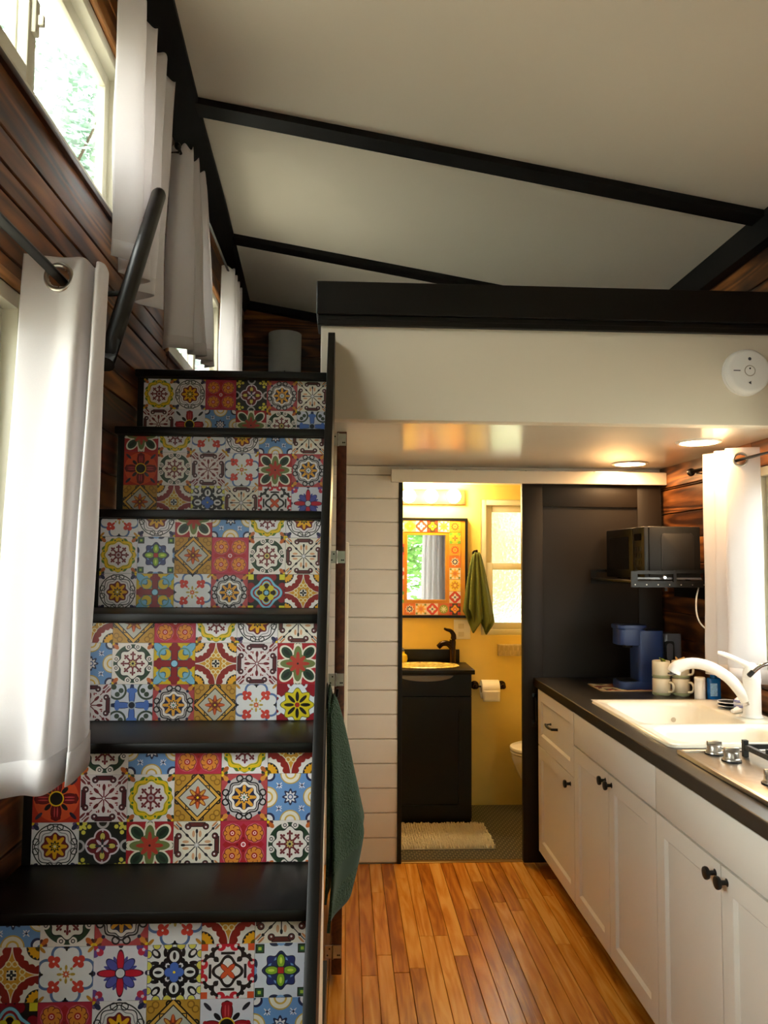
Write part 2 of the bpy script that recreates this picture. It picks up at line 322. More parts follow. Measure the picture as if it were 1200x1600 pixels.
def dK(t):
    t.put(t.both(t.band(t.circ(.70, .70, .40, 'q'), .05), t.M('SUBTRACT', t.dx, 1.08)), '#3c4a3c'); t.put(t.ell(1.24, 0, .14, .13, 'd'), '#33402f'); t.put(t.circ(.52, .70, .12, 'q'), '#3c4a3c'); t.put(t.circ(.70, .52, .12, 'q'), '#3c4a3c')
    t.put(t.ell(.48, 0, .40, .13, 'o'), '#4f74c4', '#22305c', .03); t.put(t.circ(.70, .14, .11, 'o'), '#4f74c4'); t.put(t.ell(.92, 0, .10, .09, 'o'), '#1d2b55'); t.put(t.circ(0, 0, .15), '#10182a', '#9aa6b8', .05)
def dL(t):
    t.put(t.both(t.band(t.circ(.72, .22, .30, 'o'), .05), t.M('SUBTRACT', .62, t.mx)), '#5a74a8'); t.put(t.ell(1.26, 0, .15, .06, 'd'), OC); t.put(t.ell(.94, 0, .10, .05, 'o'), BK); t.put(t.box(.97, 0, .03, .10, 'o'), BK)
    t.put(t.circ(.78, 0, .13, 'd'), '#cf4034'); t.put(t.circ(.62, .13, .12, 'd'), '#cf4034'); t.put(t.ell(.50, 0, .16, .06, 'd'), '#cf4034'); t.put(t.circ(.66, 0, .04, 'd'), WH)
    t.put(t.ell(.24, 0, .10, .05, 'o'), '#b79a3c'); t.put(t.circ(.28, 0, .05, 'd'), '#b79a3c'); t.put(t.ros(.11, .03, 8), '#d0503a', '#d8c06a', .03); t.put(t.circ(0, 0, .04), WH)
def dM(t):
    t.put(t.band(t.circ(.86, .16, .10, 'o'), .03), BK); t.put(t.dia(1.08), BK); t.put(t.dia(1.0), '#d8a648'); t.put(t.box(.36, .36, .16, .16), BK); t.put(t.box(.34, .34, .14, .14), '#d8a648')
    t.put(t.dia(.84), BK); t.put(t.dia(.78), '#bdbab0'); t.put(t.ros(.38, .10, 8), '#8a3a20'); t.put(t.ell(.32, 0, .17, .05, 'o'), '#d2602c'); t.put(t.ell(.28, 0, .15, .05, 'd'), '#d29a3c'); t.put(t.ros(.13, .05, 8), '#5c1c18'); t.put(t.circ(0, 0, .05), YE)
    t.put(t.band(t.circ(1.05, .12, .12, 'd'), .025), '#8e6420')
def dN(t):
    c = t.VM('DISTANCE', t.P['q'], (1, 1, 0)); th = t.M('ARCTAN2', t.M('SUBTRACT', 1, t.ay), t.M('SUBTRACT', 1, t.ax))
    sc = t.M('MULTIPLY_ADD', t.M('ABSOLUTE', t.M('SINE', t.M('MULTIPLY', th, 9))), .07, c)
    t.put(t.M('SUBTRACT', c, .97), '#8c2018', '#e7e0d6', .035); t.put(t.M('SUBTRACT', sc, .72), '#e8e2da'); t.put(t.M('SUBTRACT', c, .48), '#1c1a20'); t.put(t.M('SUBTRACT', sc, .46), '#e2a41e'); t.put(t.M('SUBTRACT', c, .16), '#5a4a18')
    t.put(t.band(t.circ(.40, .12, .10, 'o'), .022), '#eadfae'); t.put(t.circ(0, 0, .20), '#e8e2d2'); t.put(t.box(.10, 0, .075, .05, 'o'), BK); t.put(t.circ(.20, 0, .035, 'd'), BK)
def dO(t):
    t.put(t.circ(.98, .24, .15, 'o'), '#d9d05a', '#3c4a80', .03); t.put(t.circ(.98, .66, .13, 'o'), '#d9d05a', '#3c4a80', .03); t.put(t.ell(.96, 0, .20, .14, 'd'), BK); t.put(t.ell(.99, 0, .12, .07, 'd'), WH); t.put(t.ell(.72, .34, .16, .07, 'o'), BK)
    t.put(t.band(t.ell(.58, 0, .28, .24, 'o'), .06), BK); t.put(t.circ(.42, .30, .10, 'o'), BK); t.put(t.box(0, 0, .27, .27), '#23272c'); t.put(t.circ(.20, 0, .16, 'o'), '#4a6cc0', NV, .02); t.put(t.ell(.60, 0, .14, .06, 'o'), BK); t.put(t.circ(0, 0, .05), YE)
def dP(t):
    t.put(t.circ(.92, .26, .18, 'o'), '#c41f30'); t.put(t.circ(.92, .30, .07, 'o'), WH); t.put(t.ell(.98, 0, .10, .10, 'o'), '#c41f30'); t.put(t.box(.88, .88, .13, .13), '#d6542c', WH, .04)
    t.put(t.both(t.band(t.circ(.62, .30, .26, 'o'), .06), t.M('SUBTRACT', .34, t.mn)), '#211a1c'); t.put(t.band(t.ros(.46, .08, 4), .06), '#211a1c'); t.put(t.box(.66, 0, .05, .26, 'o'), '#211a1c'); t.put(t.circ(.60, .60, .10, 'q'), '#211a1c'); t.put(t.circ(.80, .56, .08, 'o'), '#211a1c'); t.put(t.ell(.44, .44, .10, .10, 'q'), '#211a1c')
    t.put(t.dia(.36), '#e6ddd6'); t.put(t.ell(.17, 0, .17, .08, 'd'), '#d6542c', '#5a1a14', .02); t.put(t.circ(0, 0, .10), '#d6542c')
def dQ(t):
    t.put(t.circ(1.20, .16, .16, 'd'), '#6a4a94'); t.put(t.circ(1.08, 0, .13, 'd'), '#c03048'); t.put(t.circ(1.36, 0, .12, 'd'), '#c03048'); t.put(t.circ(1.20, 0, .06, 'd'), '#d8c8d8'); t.put(t.circ(1.0, 0, .09, 'o'), '#2b3050')
    t.put(t.ros(.56, .10, 16), '#4a4c98'); t.put(t.ell(.42, 0, .26, .14, 'd'), '#5458a8', '#26285c', .025); t.put(t.ell(.46, 0, .34, .12, 'o'), '#c42238', '#5c1030', .025); t.put(t.circ(0, 0, .16), '#d4d4d8', '#22223a', .04)
def dR(t):
    t.put(t.ell(1.0, .24, .12, .20, 'o'), '#2c3450'); t.put(t.ell(1.0, 0, .10, .16, 'o'), '#7fa6d6'); t.put(t.box(.80, .80, .13, .13), '#2f5a3a', BK, .04); t.put(t.box(.80, .80, .06, .06), '#a8c048')
    t.put(t.ros(.62, .07, 8), '#26316a', BK, .03); t.put(t.ros(.46, .05, 8, math.pi), '#6f9ad0'); t.put(t.ell(.28, 0, .16, .20, 'd'), '#24305e'); t.put(t.ell(.34, 0, .24, .14, 'o'), '#86b02c', '#1d2c3c', .04); t.put(t.ell(.36, 0, .12, .05, 'o'), '#cfe05a'); t.put(t.box(0, 0, .11, .11), '#b42a24', '#1d2c3c', .03)
def dS(t):
    t.put(t.ell(1.02, 0, .36, .17, 'd'), '#78b4d4', '#3a6a80', .03); t.put(t.circ(.88, .20, .11, 'd'), '#78b4d4'); t.put(t.band(t.circ(.44, .44, .30, 'q'), .035), '#5f8c88')
    t.put(t.box(.44, 0, .42, .14, 'o'), '#8a1720', '#40100f', .03); t.put(t.circ(.74, .16, .12, 'o'), '#8a1720'); t.put(t.ell(.92, 0, .10, .16, 'o'), '#8a1720'); t.put(t.circ(0, 0, .15), '#8cc4e0', '#2a2c3c', .04)
def dT(t):
    t.put(t.box(.86, .86, .16, .16), '#d8cf30', BK, .05); t.put(t.either(t.circ(.84, .34, .20, 'o'), t.circ(.88, 0, .16, 'o')), '#8c1626', '#3c0a12', .03); t.put(t.ros(.76, .10, 4, 0), '#7cbcd8', '#2a4a58', .03); t.put(t.ros(.64, .10, 4), '#8c1626'); t.put(t.ros(.54, .10, 4), '#7cbcd8'); t.put(t.ros(.46, .10, 4), '#1d2a20')
    t.put(t.circ(.36, 0, .15, 'o'), '#241210', YE, .04); t.put(t.circ(.34, 0, .16, 'd'), '#d8c828'); t.put(t.circ(0, 0, .12), '#7cbcd8')
def dU(t):
    t.put(t.ros(.90, .14, 4, 0), '#dfe4ea', '#4a5a70', .02); t.put(t.band(t.circ(.98, .30, .14, 'o'), .055), '#dfe4ea'); t.put(t.ros(.70, .10, 8), '#d8c41c', '#4a5a2c', .04)
    t.put(t.ell(.40, 0, .24, .085, 'o'), '#1a1410'); t.put(t.ell(.40, 0, .24, .085, 'd'), '#1a1410'); t.put(t.circ(0, 0, .12), '#a8201c')
DES = dict(A=(dA, WH), B=(dB, WH), C=(dC, '#b83048'), D=(dD, '#20211f'), E=(dE, '#b54a4e'), F=(dF, '#e4dccd'), V=(dF2, '#ded4d6'), G=(dG, '#d6d4de'), X=(dG2, '#b8301c'), H=(dH, BL), I=(dI, '#a82028'), J=(dJ, '#e6ddd6'),
           K=(dK, '#d2d4de'), L=(dL, '#e2e2e4'), M=(dM, '#bb8c34'), N=(dN, '#d29a2c'), O=(dO, '#e2e2e2'), P=(dP, '#e2dcdc'), Q=(dQ, '#dcdae2'), R=(dR, '#d6dae4'), S=(dS, '#d4b41c'), T=(dT, '#232420'), U=(dU, '#8c1220'))
PATT = {}
names = dict(A='green_ring_medallion', B='gold_flower_medallion', C='four_orange_flowers', D='maroon_quatrefoil', E='rose_corner_medallion', F='cream_rosette_brackets', V='maroon_rosette_brackets', G='red_petals_on_grey', X='dark_petals_on_orange', H='blue_star', I='green_lotus', J='dark_green_ring_medallion',
             K='blue_cross', L='red_clover', M='ochre_diamond', N='yellow_four_point_star', O='blue_blossom', P='black_baroque', Q='red_purple_flower', R='navy_quatrefoil', S='maroon_cross', T='turquoise_lobes', U='yellow_eight_star')
for k, (fn, bgc) in DES.items():
    t = Tile('tile_print_' + names[k], .05, bgc); fn(t); PATT[k] = t.done()
# small hot-coloured prints for the mirror border
MINI = []
def mini(name, bgc, fn):
    t = Tile('mirror_tile_' + name, .034, bgc, .3); fn(t); MINI.append(t.done())
def mi0(t): t.put(t.dia(1.2), '#e8c83a'); t.put(t.ros(.55, .15, 8), '#c98a22', '#5a7a2a', .05); t.put(t.circ(0, 0, .25), '#e8d060')
def mi1(t): t.put(t.dia(1.25), '#c8402c'); t.put(t.ros(.5, .15, 4), '#e4dcd8', '#5a5a70', .06); t.put(t.circ(0, 0, .2), '#5a6a90')
def mi2(t): t.put(t.box(.8, .8, .3, .3), '#c03a20'); t.put(t.ros(.62, .14, 4), '#e8a01c', '#5a2a14', .05); t.put(t.circ(0, 0, .3), '#c8442a'); t.put(t.circ(0, 0, .14), '#f0d0a0')
def mi3(t): t.put(t.ros(.75, .18, 8), '#e0b04a'); t.put(t.ros(.4, .12, 8), '#c8783a'); t.put(t.circ(1.1, 0, .2, 'd'), '#7a8a4a')
def mi4(t): t.put(t.ros(.6, .12, 12), '#c04a24', '#7a3010', .05); t.put(t.ros(.36, .1, 8), '#e8a838'); t.put(t.circ(0, 0, .15), '#c04a24')
def mi5(t): t.put(t.dia(1.3), '#e6a428'); t.put(t.circ(1.1, 0, .35, 'd'), '#6f9a34'); t.put(t.ell(.3, 0, .25, .1, 'o'), '#5a3a30')
def mi6(t): t.put(t.ros(.66, .1, 8), '#e8dcc8'); t.put(t.ros(.5, .12, 8), '#3a3c58'); t.put(t.circ(0, 0, .25), '#e8dcc8')
def mi7(t): t.put(t.circ(0, 0, .8), '#8a9a34'); t.put(t.ros(.4, .2, 8), '#d8e0b0')
for i, (n_, b_, f_) in enumerate([('sun', '#e6d27a', mi0), ('red_star', '#e2d6d0', mi1), ('gold_cross', '#4a3a1c', mi2), ('cream', '#e6d8c8', mi3), ('orange_flower', '#d8902a', mi4), ('green_corner', '#c8d060', mi5), ('blue_flower', '#d0702c', mi6), ('lime', '#c86a34', mi7)]): mini(n_, b_, f_)

# ------------------------------------------------------------------ mesh helpers
def tag(o, label=None, cat=None, group=None, kind=None):
    if label: o['label'] = label
    if cat: o['category'] = cat
    if group: o['group'] = group
    if kind: o['kind'] = kind
    return o
def empty(name, loc, label=None, cat=None, group=None, kind=None):
    o = bpy.data.objects.new(name, None); C.objects.link(o); o.location = loc; o.empty_display_size = .1
    return tag(o, label, cat, group, kind)
def wloc(o):
    v = Vector(o.location)
    while o.parent: o = o.parent; v += Vector(o.location)
    return v
def obj(name, bm, mat, parent=None, smooth=False, origin=None, recalc=True):
    """bmesh in world coordinates -> one object, origin at its centre (or the given point)"""
    if recalc: bmesh.ops.recalc_face_normals(bm, faces=bm.faces)
    if origin is None:
        lo = Vector((1e9,) * 3); hi = -lo
        for v in bm.verts:
            for i in range(3): lo[i] = min(lo[i], v.co[i]); hi[i] = max(hi[i], v.co[i])
        origin = (lo + hi) / 2
    origin = Vector(origin)
    bmesh.ops.translate(bm, verts=bm.verts, vec=-origin)
    me = bpy.data.meshes.new(name); bm.to_mesh(me); bm.free()
    for mt in (mat if isinstance(mat, (list, tuple)) else [mat]): me.materials.append(mt)
    if smooth:
        for p in me.polygons: p.use_smooth = True
        if smooth != 'all':
            try: me.set_sharp_from_angle(angle=math.radians(40))
            except Exception: pass
    o = bpy.data.objects.new(name, me); C.objects.link(o)
    o.location = origin
    if parent: o.parent = parent; o.location = origin - wloc(parent)
    return o
def nb(): return bmesh.new()
def abox(bm, lo, hi, bev=0, segs=2, mi=0):
    vs = [bm.verts.new((x, y, z)) for x in (lo[0], hi[0]) for y in (lo[1], hi[1]) for z in (lo[2], hi[2])]
    fs = [bm.faces.new([vs[i] for i in q]) for q in ((0, 1, 3, 2), (4, 6, 7, 5), (0, 4, 5, 1), (2, 3, 7, 6), (0, 2, 6, 4), (1, 5, 7, 3))]
    for f in fs: f.material_index = mi
    if bev:
        es = list({e for f in fs for e in f.edges})
        r = bmesh.ops.bevel(bm, geom=es, offset=bev, segments=segs, profile=.5, affect='EDGES')
        for f in r['faces']: f.material_index = mi
    return fs
def box(name, lo, hi, mat, parent=None, bev=0, segs=2, origin=None):
    bm = nb(); abox(bm, lo, hi, bev, segs); return obj(name, bm, mat, parent, smooth=bool(bev), origin=origin)
def aprism(bm, pts, axis, a, b, mi=0):
    """polygon pts (2-D) extruded along axis from a to b"""
    def mk(p, t):
        if axis == 'x': return (t, p[0], p[1])
        if axis == 'y': return (p[0], t, p[1])
        return (p[0], p[1], t)
    v0 = [bm.verts.new(mk(p, a)) for p in pts]; v1 = [bm.verts.new(mk(p, b)) for p in pts]
    n = len(pts); fs = [bm.faces.new(v0), bm.faces.new(v1[::-1])]
    for i in range(n): fs.append(bm.faces.new((v0[i], v1[i], v1[(i + 1) % n], v0[(i + 1) % n])))
    for f in fs: f.material_index = mi
    return fs
def prism(name, pts, axis, a, b, mat, parent=None, bev=0):
    bm = nb(); aprism(bm, pts, axis, a, b)
    if bev: bmesh.ops.bevel(bm, geom=list(bm.edges), offset=bev, segments=2, profile=.5, affect='EDGES')
    return obj(name, bm, mat, parent, smooth=bool(bev))
def frame_at(t):
    t = t.normalized(); a = Vector((0, 0, 1)) if abs(t.z) < .9 else Vector((1, 0, 0))
    n = t.cross(a).normalized(); return n, n.cross(t).normalized()
def atube(bm, pts, r, segs=10, cap=True, mi=0):
    pts = [Vector(p) for p in pts]; rs = r if isinstance(r, (list, tuple)) else [r] * len(pts)
    rings = []; n = None
    for i, p in enumerate(pts):
        t = (pts[min(i + 1, len(pts) - 1)] - pts[max(i - 1, 0)]).normalized()
        if n is None: n, b = frame_at(t)
        else:
            n = (n - t * n.dot(t)).normalized(); b = t.cross(n)
        rings.append([bm.verts.new(p + (n * math.cos(2 * math.pi * k / segs) + b * math.sin(2 * math.pi * k / segs)) * rs[i]) for k in range(segs)])
    for a, c in zip(rings, rings[1:]):
        for k in range(segs): bm.faces.new((a[k], a[(k + 1) % segs], c[(k + 1) % segs], c[k])).material_index = mi
    if cap: bm.faces.new(rings[0][::-1]).material_index = mi; bm.faces.new(rings[-1]).material_index = mi
def tube(name, pts, r, mat, parent=None, segs=10):
    bm = nb(); atube(bm, pts, r, segs); return obj(name, bm, mat, parent, smooth=True)
def alathe(bm, prof, c, axis=(0, 0, 1), segs=20, sx=1, sy=1, mi=0):
    """profile [(radius, height)] turned round axis through c"""
    ax = Vector(axis).normalized(); n, b = frame_at(ax)
    if abs(ax.z) > .9: n, b = Vector((1, 0, 0)), Vector((0, 1, 0))
    c = Vector(c); rings = []
    for r, h in prof:
        if r < 1e-6: rings.append([bm.verts.new(c + ax * h)])
        else: rings.append([bm.verts.new(c + ax * h + n * (sx * r * math.cos(2 * math.pi * k / segs)) + b * (sy * r * math.sin(2 * math.pi * k / segs))) for k in range(segs)])
    for a, d_ in zip(rings, rings[1:]):
        for k in range(segs):
            k2 = (k + 1) % segs
            if len(a) == 1 and len(d_) == 1: continue
            if len(a) == 1: f = bm.faces.new((a[0], d_[k], d_[k2]))
            elif len(d_) == 1: f = bm.faces.new((a[k], a[k2], d_[0]))
            else: f = bm.faces.new((a[k], a[k2], d_[k2], d_[k]))
            f.material_index = mi
    if len(rings[0]) > 1: bm.faces.new(rings[0][::-1]).material_index = mi
    if len(rings[-1]) > 1: bm.faces.new(rings[-1]).material_index = mi
def lathe(name, prof, c, mat, parent=None, axis=(0, 0, 1), segs=20, sx=1, sy=1):
    bm = nb(); alathe(bm, prof, c, axis, segs, sx, sy); return obj(name, bm, mat, parent, smooth=True)
def torus(name, c, axis, R, r, mat, parent=None, S1=24, S2=8):
    ax = Vector(axis).normalized(); n, b = frame_at(ax); c = Vector(c); bm = nb(); rings = []
    for i in range(S1):
        a = 2 * math.pi * i / S1; dr = n * math.cos(a) + b * math.sin(a)
        rings.append([bm.verts.new(c + dr * (R + r * math.cos(2 * math.pi * k / S2)) + ax * r * math.sin(2 * math.pi * k / S2)) for k in range(S2)])
    for i in range(S1):
        for k in range(S2): bm.faces.new((rings[i][k], rings[i][(k + 1) % S2], rings[(i + 1) % S1][(k + 1) % S2], rings[(i + 1) % S1][k]))
    return obj(name, bm, mat, parent, smooth='all')
def sheet(name, fn, nu, nv, th, mat, parent=None, hole=None, mfn=None):
    """fn(u,v)->point, cloth of thickness th"""
    bm = nb(); g = [[bm.verts.new(fn(i / nu, j / nv)) for j in range(nv + 1)] for i in range(nu + 1)]
    for i in range(nu):
        for j in range(nv):
            f = bm.faces.new((g[i][j], g[i + 1][j], g[i + 1][j + 1], g[i][j + 1]))
            if mfn: f.material_index = mfn((i + .5) / nu, (j + .5) / nv)
    if hole:
        bm.faces.ensure_lookup_table(); hc = Vector(hole[0])
        bmesh.ops.delete(bm, geom=[f for f in bm.faces if (f.calc_center_median() - hc).length < hole[1]], context='FACES')
    bmesh.ops.recalc_face_normals(bm, faces=bm.faces)
    bmesh.ops.solidify(bm, geom=list(bm.faces), thickness=th)
    return obj(name, bm, mat, parent, smooth='all')
def spline(pts, n):
    """Catmull-Rom through pts, n samples"""
    pts = [Vector(p) for p in pts]; P = [pts[0] * 2 - pts[1]] + pts + [pts[-1] * 2 - pts[-2]]; out = []
    for k in range(n + 1):
        t = k / n * (len(pts) - 1); i = min(int(t), len(pts) - 2); t -= i
        a, b, c, e = P[i:i + 4]
        out.append(.5 * ((2 * b) + (c - a) * t + (2 * a - 5 * b + 4 * c - e) * t * t + (3 * b - 3 * c + e - a) * t ** 3))
    return out
def cells(u0, u1, v0, v1, holes):
    us = sorted({u0, u1, *[h[0] for h in holes], *[h[1] for h in holes]}); vs = sorted({v0, v1, *[h[2] for h in holes], *[h[3] for h in holes]})
    us = [u for u in us if u0 <= u <= u1]; vs = [v for v in vs if v0 <= v <= v1]
    for a, b in zip(us, us[1:]):
        for c, e in zip(vs, vs[1:]):
            if not any(h[0] <= (a + b) / 2 <= h[1] and h[2] <= (c + e) / 2 <= h[3] for h in holes): yield a, b, c, e
def copy_tree(o, parent=None):
    c = o.copy(); C.objects.link(c); c.parent = parent
    for ch in o.children: copy_tree(ch, c)
    return c

# ------------------------------------------------------------------ the room
XL, XR, YB, YF = -.69, 1.62, 5.05, -2.3          # side walls, loft end wall, rear wall
YD = 3.88                                        # partition with the bathroom door
def zc(x): return 3.19 - .17 * (x + .6)
PH = .122
def plank_rows(wall, axis, plane, depth, u0, u1, z0, z1, holes, mat, name='plank', top=None, joint=2.6, ph=PH, gap=.005, off=0):
    """horizontal planks; axis 'y': wall in a plane of constant x, axis 'x': constant y"""
    z = z0 + off
    while z < z1 - .01:
        a0 = z; a1 = min(z + ph, z1); z += ph
        lim1 = u1
        if top: lim1 = min(u1, top((a0 + a1) / 2))
        cuts = [(h[0], h[1], h[2], h[3]) for h in holes if h[2] < a1 - .002 and h[3] > a0 + .002]
        us = sorted({u0, lim1, *[c for h in cuts for c in h[:2] if u0 < c < lim1]})
        vs = sorted({a0, a1, *[c for h in cuts for c in h[2:] if a0 < c < a1]})
        segs = []
        for s0, s1 in zip(us, us[1:]):
            for b0, b1 in zip(vs, vs[1:]):
                if any(h[0] <= (s0 + s1) / 2 <= h[1] and h[2] <= (b0 + b1) / 2 <= h[3] for h in cuts): continue
                segs.append((s0, s1, b0, b1))
        for s0, s1, b0, b1 in segs:
            if s1 - s0 < .004 or b1 - b0 < .004: continue
            js = [s0]
            if s1 - s0 > joint and joint:
                js.append(s0 + (s1 - s0) * random.uniform(.3, .7))
            js.append(s1)
            for p, q in zip(js, js[1:]):
                d_ = depth + random.uniform(-.0012, .0012); g = gap / 2
                bm = nb(); L_ = q - p - .001; Hh = (b1 - b0) - gap
                # local: length along Y, thickness X, height Z
                abox(bm, (0, -L_ / 2, -Hh / 2), (abs(d_), L_ / 2, Hh / 2), bev=.002, segs=1)
                me = bpy.data.meshes.new(name); bmesh.ops.recalc_face_normals(bm, faces=bm.faces); bm.to_mesh(me); bm.free(); me.materials.append(mat)
                o = bpy.data.objects.new(name, me); C.objects.link(o); o.parent = wall
                if axis == 'y': pos = Vector((plane - (0 if depth > 0 else abs(d_)), (p + q) / 2, (b0 + b1) / 2))
                else:
                    pos = Vector(((p + q) / 2, plane - (abs(d_) if depth < 0 else 0), (b0 + b1) / 2)); o.rotation_euler.z = math.pi / 2
                    if True: pos.y = plane - (0 if depth < 0 else -abs(d_)) ; o.rotation_euler.z = -math.pi / 2 if depth < 0 else math.pi / 2
                    if depth > 0: pos.y = plane
                o.location = pos - wloc(wall)

# floor with boards
fl = empty('floor', (.4, 1, 0), 'orange-brown varnished oak strip floor', 'floor', kind='structure')
box('subfloor', (XL, YF, -.12), (XR, YD + .02, -.02), M_oak, fl)
bw = .0585; x = XL + .001
while x < XR - .01:
    x1 = min(x + bw, XR); y = YF + .01 - random.uniform(0, 1.0); first = True
    while y < YD - .06:
        L_ = random.choice([.55, .8, 1.0, 1.3, 1.6]) if y > 1.4 else random.uniform(1.6, 2.6)
        a = max(y, YF + .01); b = min(y + L_, YD - .012)
        if YD - b < .15: b = YD - .012
        if b - a > .02:
            bm = nb(); abox(bm, (x + .0009, a + .0008, -.02), (x1 - .0009, b - .0008, random.uniform(-.0004, .0004)), bev=.0012, segs=1); obj('floor_board', bm, M_oak, fl)
        y = b if b > y else y + L_
        if b >= YD - .013: break
    x = x1
# left wall: windows (y0,y1,z0,z1)
WL1 = (1.0, 2.31, 2.47, 2.96); WL2 = (2.93, 4.10, 2.27, 2.86); WL3 = (.25, 1.66, 1.11, 2.04)
holesL = [WL1, WL2, WL3]
wl = empty('wall_left', (XL, 1, 0), 'dark brown stained plank wall beside the tiled stairs', 'wall', kind='structure')
bm = nb()
for a, b, c, e in cells(YF - .1, YB + .1, -.12, 3.22, holesL): abox(bm, (XL - .065, a, c), (XL - .016, b, e))
obj('wall_core', bm, M_brown, wl)
plank_rows(wl, 'y', XL - .016, .016, YF, YB, 0.02, 3.19, holesL, M_brown, joint=3.0)
# right wall
WR1 = (1.75, 2.98, 1.06, 1.86)
holesR = [WR1]
wr = empty('wall_right', (XR, 1, 0), 'orange-brown stained plank wall behind the kitchen counter', 'wall', kind='structure')
bm = nb()
for a, b, c, e in cells(YF - .1, YB + .1, -.12, 2.80, holesR): abox(bm, (XR + .016, a, c), (XR + .065, b, e))
obj('wall_core', bm, M_brown, wr)
plank_rows(wr, 'y', XR, .016, YF, YB, .02, 2.79, holesR, M_brown, joint=3.2)
# end wall of the loft
wb = empty('wall_back', (.4, YB, 2), 'dark stained plank wall at the end of the loft', 'wall', kind='structure')
bm = nb(); aprism(bm, [(XL - .1, 1.97), (XR + .1, 1.97), (XR + .1, zc(XR) - .02), (XL - .1, zc(XL) - .02)], 'y', YB + .018, YB + .12); obj('wall_core', bm, M_brown, wb)
plank_rows(wb, 'x', YB, .016, XL, XR, 2.10, 3.18, [], M_brown, top=lambda z: -.6 + (3.19 - z) / .17, joint=0)
# rear wall, behind the camera: window seen in the bathroom mirror
WB1 = (.35, 1.45, .6, 2.35)
holesB = [WB1]
wre = empty('wall_rear', (.4, YF, 0), 'stained plank wall with a tall window, opposite the bathroom', 'wall', kind='structure')
bm = nb()
for a, b, c, e in cells(XL - .1, XR + .1, -.12, 2.74, holesB): abox(bm, (a, YF - .12, c), (b, YF - .018, e))
aprism(bm, [(XL - .1, 2.74), (XR + .1, 2.74), (XR + .1, zc(XR)), (XL - .1, zc(XL))], 'y', YF - .12, YF - .018)
obj('wall_core', bm, M_brown, wre)
plank_rows(wre, 'x', YF, -.016, XL, XR, .02, 3.18, holesB, M_brown, top=lambda z: -.6 + (3.19 - z) / .17, joint=0)
# ceiling: white panels between black battens
ce = empty('ceiling', (.4, 1.5, 3.0), 'white sloped ceiling of large panels', 'ceiling', kind='structure')
ys = [YF - .1, -.8, .4, 1.6, 2.8, 4.0, YB + .12]
for a, b in zip(ys, ys[1:]):
    bm = nb(); aprism(bm, [(XL - .12, zc(XL - .12)), (XR + .12, zc(XR + .12)), (XR + .12, zc(XR + .12) + .06), (XL - .12, zc(XL - .12) + .06)], 'y', a + .001, b - .001); obj('ceiling_panel', bm, M_ceil, ce)
k = 1
def trim(nm, bm, mat, label):
    return tag(obj(nm, bm, mat, smooth=False), label, 'trim', kind='structure')
for y, lb in zip(ys[1:-1], ('black batten across the ceiling by the rear wall', 'black batten across the ceiling behind the upper window', 'black batten across the ceiling over the lower stairs', 'black batten crossing the white ceiling just before the loft rail', 'black batten crossing the white ceiling above the loft bed')):
    bm = nb(); aprism(bm, [(XL + .05, zc(XL + .05) - .001), (XR - .02, zc(XR - .02) - .001), (XR - .02, zc(XR) - .022), (XL + .05, zc(XL + .05) - .026)], 'y', y - .045, y + .045)
    trim('trim_%d' % k, bm, M_beam, lb); k += 1
# corner beams along the walls (the left one tapers towards the loft end)
bm = nb()
secs = []
for y, xi in ((YF, -.42), (1.6, -.505), (2.34, -.54), (2.94, -.568), (3.62, -.588), (YB, -.650)):
    secs.append([bm.verts.new(p) for p in ((XL, y, 3.125), (XL, y, zc(XL) - .001), (xi, y, zc(xi) - .001), (xi, y, zc(xi) - .02))])
for a, b in zip(secs, secs[1:]):
    for i in range(4): bm.faces.new((a[i], a[(i + 1) % 4], b[(i + 1) % 4], b[i]))
bm.faces.new(secs[0]); bm.faces.new(secs[-1][::-1])
trim('trim_%d' % k, bm, M_beam, 'black beam along the top of the stair-side wall'); k += 1
bm = nb(); abox(bm, (XR - .05, YF, 2.705), (XR, YB, 2.82)); trim('trim_%d' % k, bm, M_beam, 'black beam along the top of the kitchen-side wall'); k += 1
bm = nb(); aprism(bm, [(XL + .02, zc(XL) - .06), (XR - .05, zc(XR - .05) - .06), (XR - .05, zc(XR - .05) - .002), (XL + .02, zc(XL + .02) - .002)], 'y', YB - .03, YB); trim('trim_%d' % k, bm, M_beam, 'black moulding where the ceiling meets the loft end wall'); k += 1

# loft: floor slab, front wall, black cap
ZL = 1.965
bm = nb(); abox(bm, (XL, 2.60, ZL), (-.093, YB + .1, 2.09)); abox(bm, (-.093, 2.661, ZL), (XR, YB + .1, 2.09)); lf = tag(obj('ceiling_loft', bm, M_gloss_white), 'glossy white underside of the loft over the kitchen', 'ceiling', kind='structure')
bm = nb(); abox(bm, (XL, 2.56, 2.09), (-.093, YB, 2.11)); abox(bm, (-.093, 2.661, 2.09), (XR, YB, 2.11)); tag(obj('floor_loft', bm, M_brown), 'plank floor of the sleeping loft', 'floor', kind='structure')
bm = nb(); abox(bm, (-.092, 2.595, ZL - .002), (XR, 2.66, 2.292), bev=.004); tag(obj('wall_loft', bm, M_white, smooth=True), 'plain white face of the loft under the black rail', 'wall', kind='structure')
bm = nb(); abox(bm, (-.108, 2.57, 2.32), (XR, 2.70, 2.435), bev=.004); abox(bm, (-.100, 2.582, 2.302), (XR, 2.69, 2.322)); abox(bm, (-.104, 2.576, 2.285), (XR, 2.695, 2.304), bev=.003)
trim('trim_%d' % k, bm, M_black, 'thick black stepped rail on top of the white loft wall'); k += 1

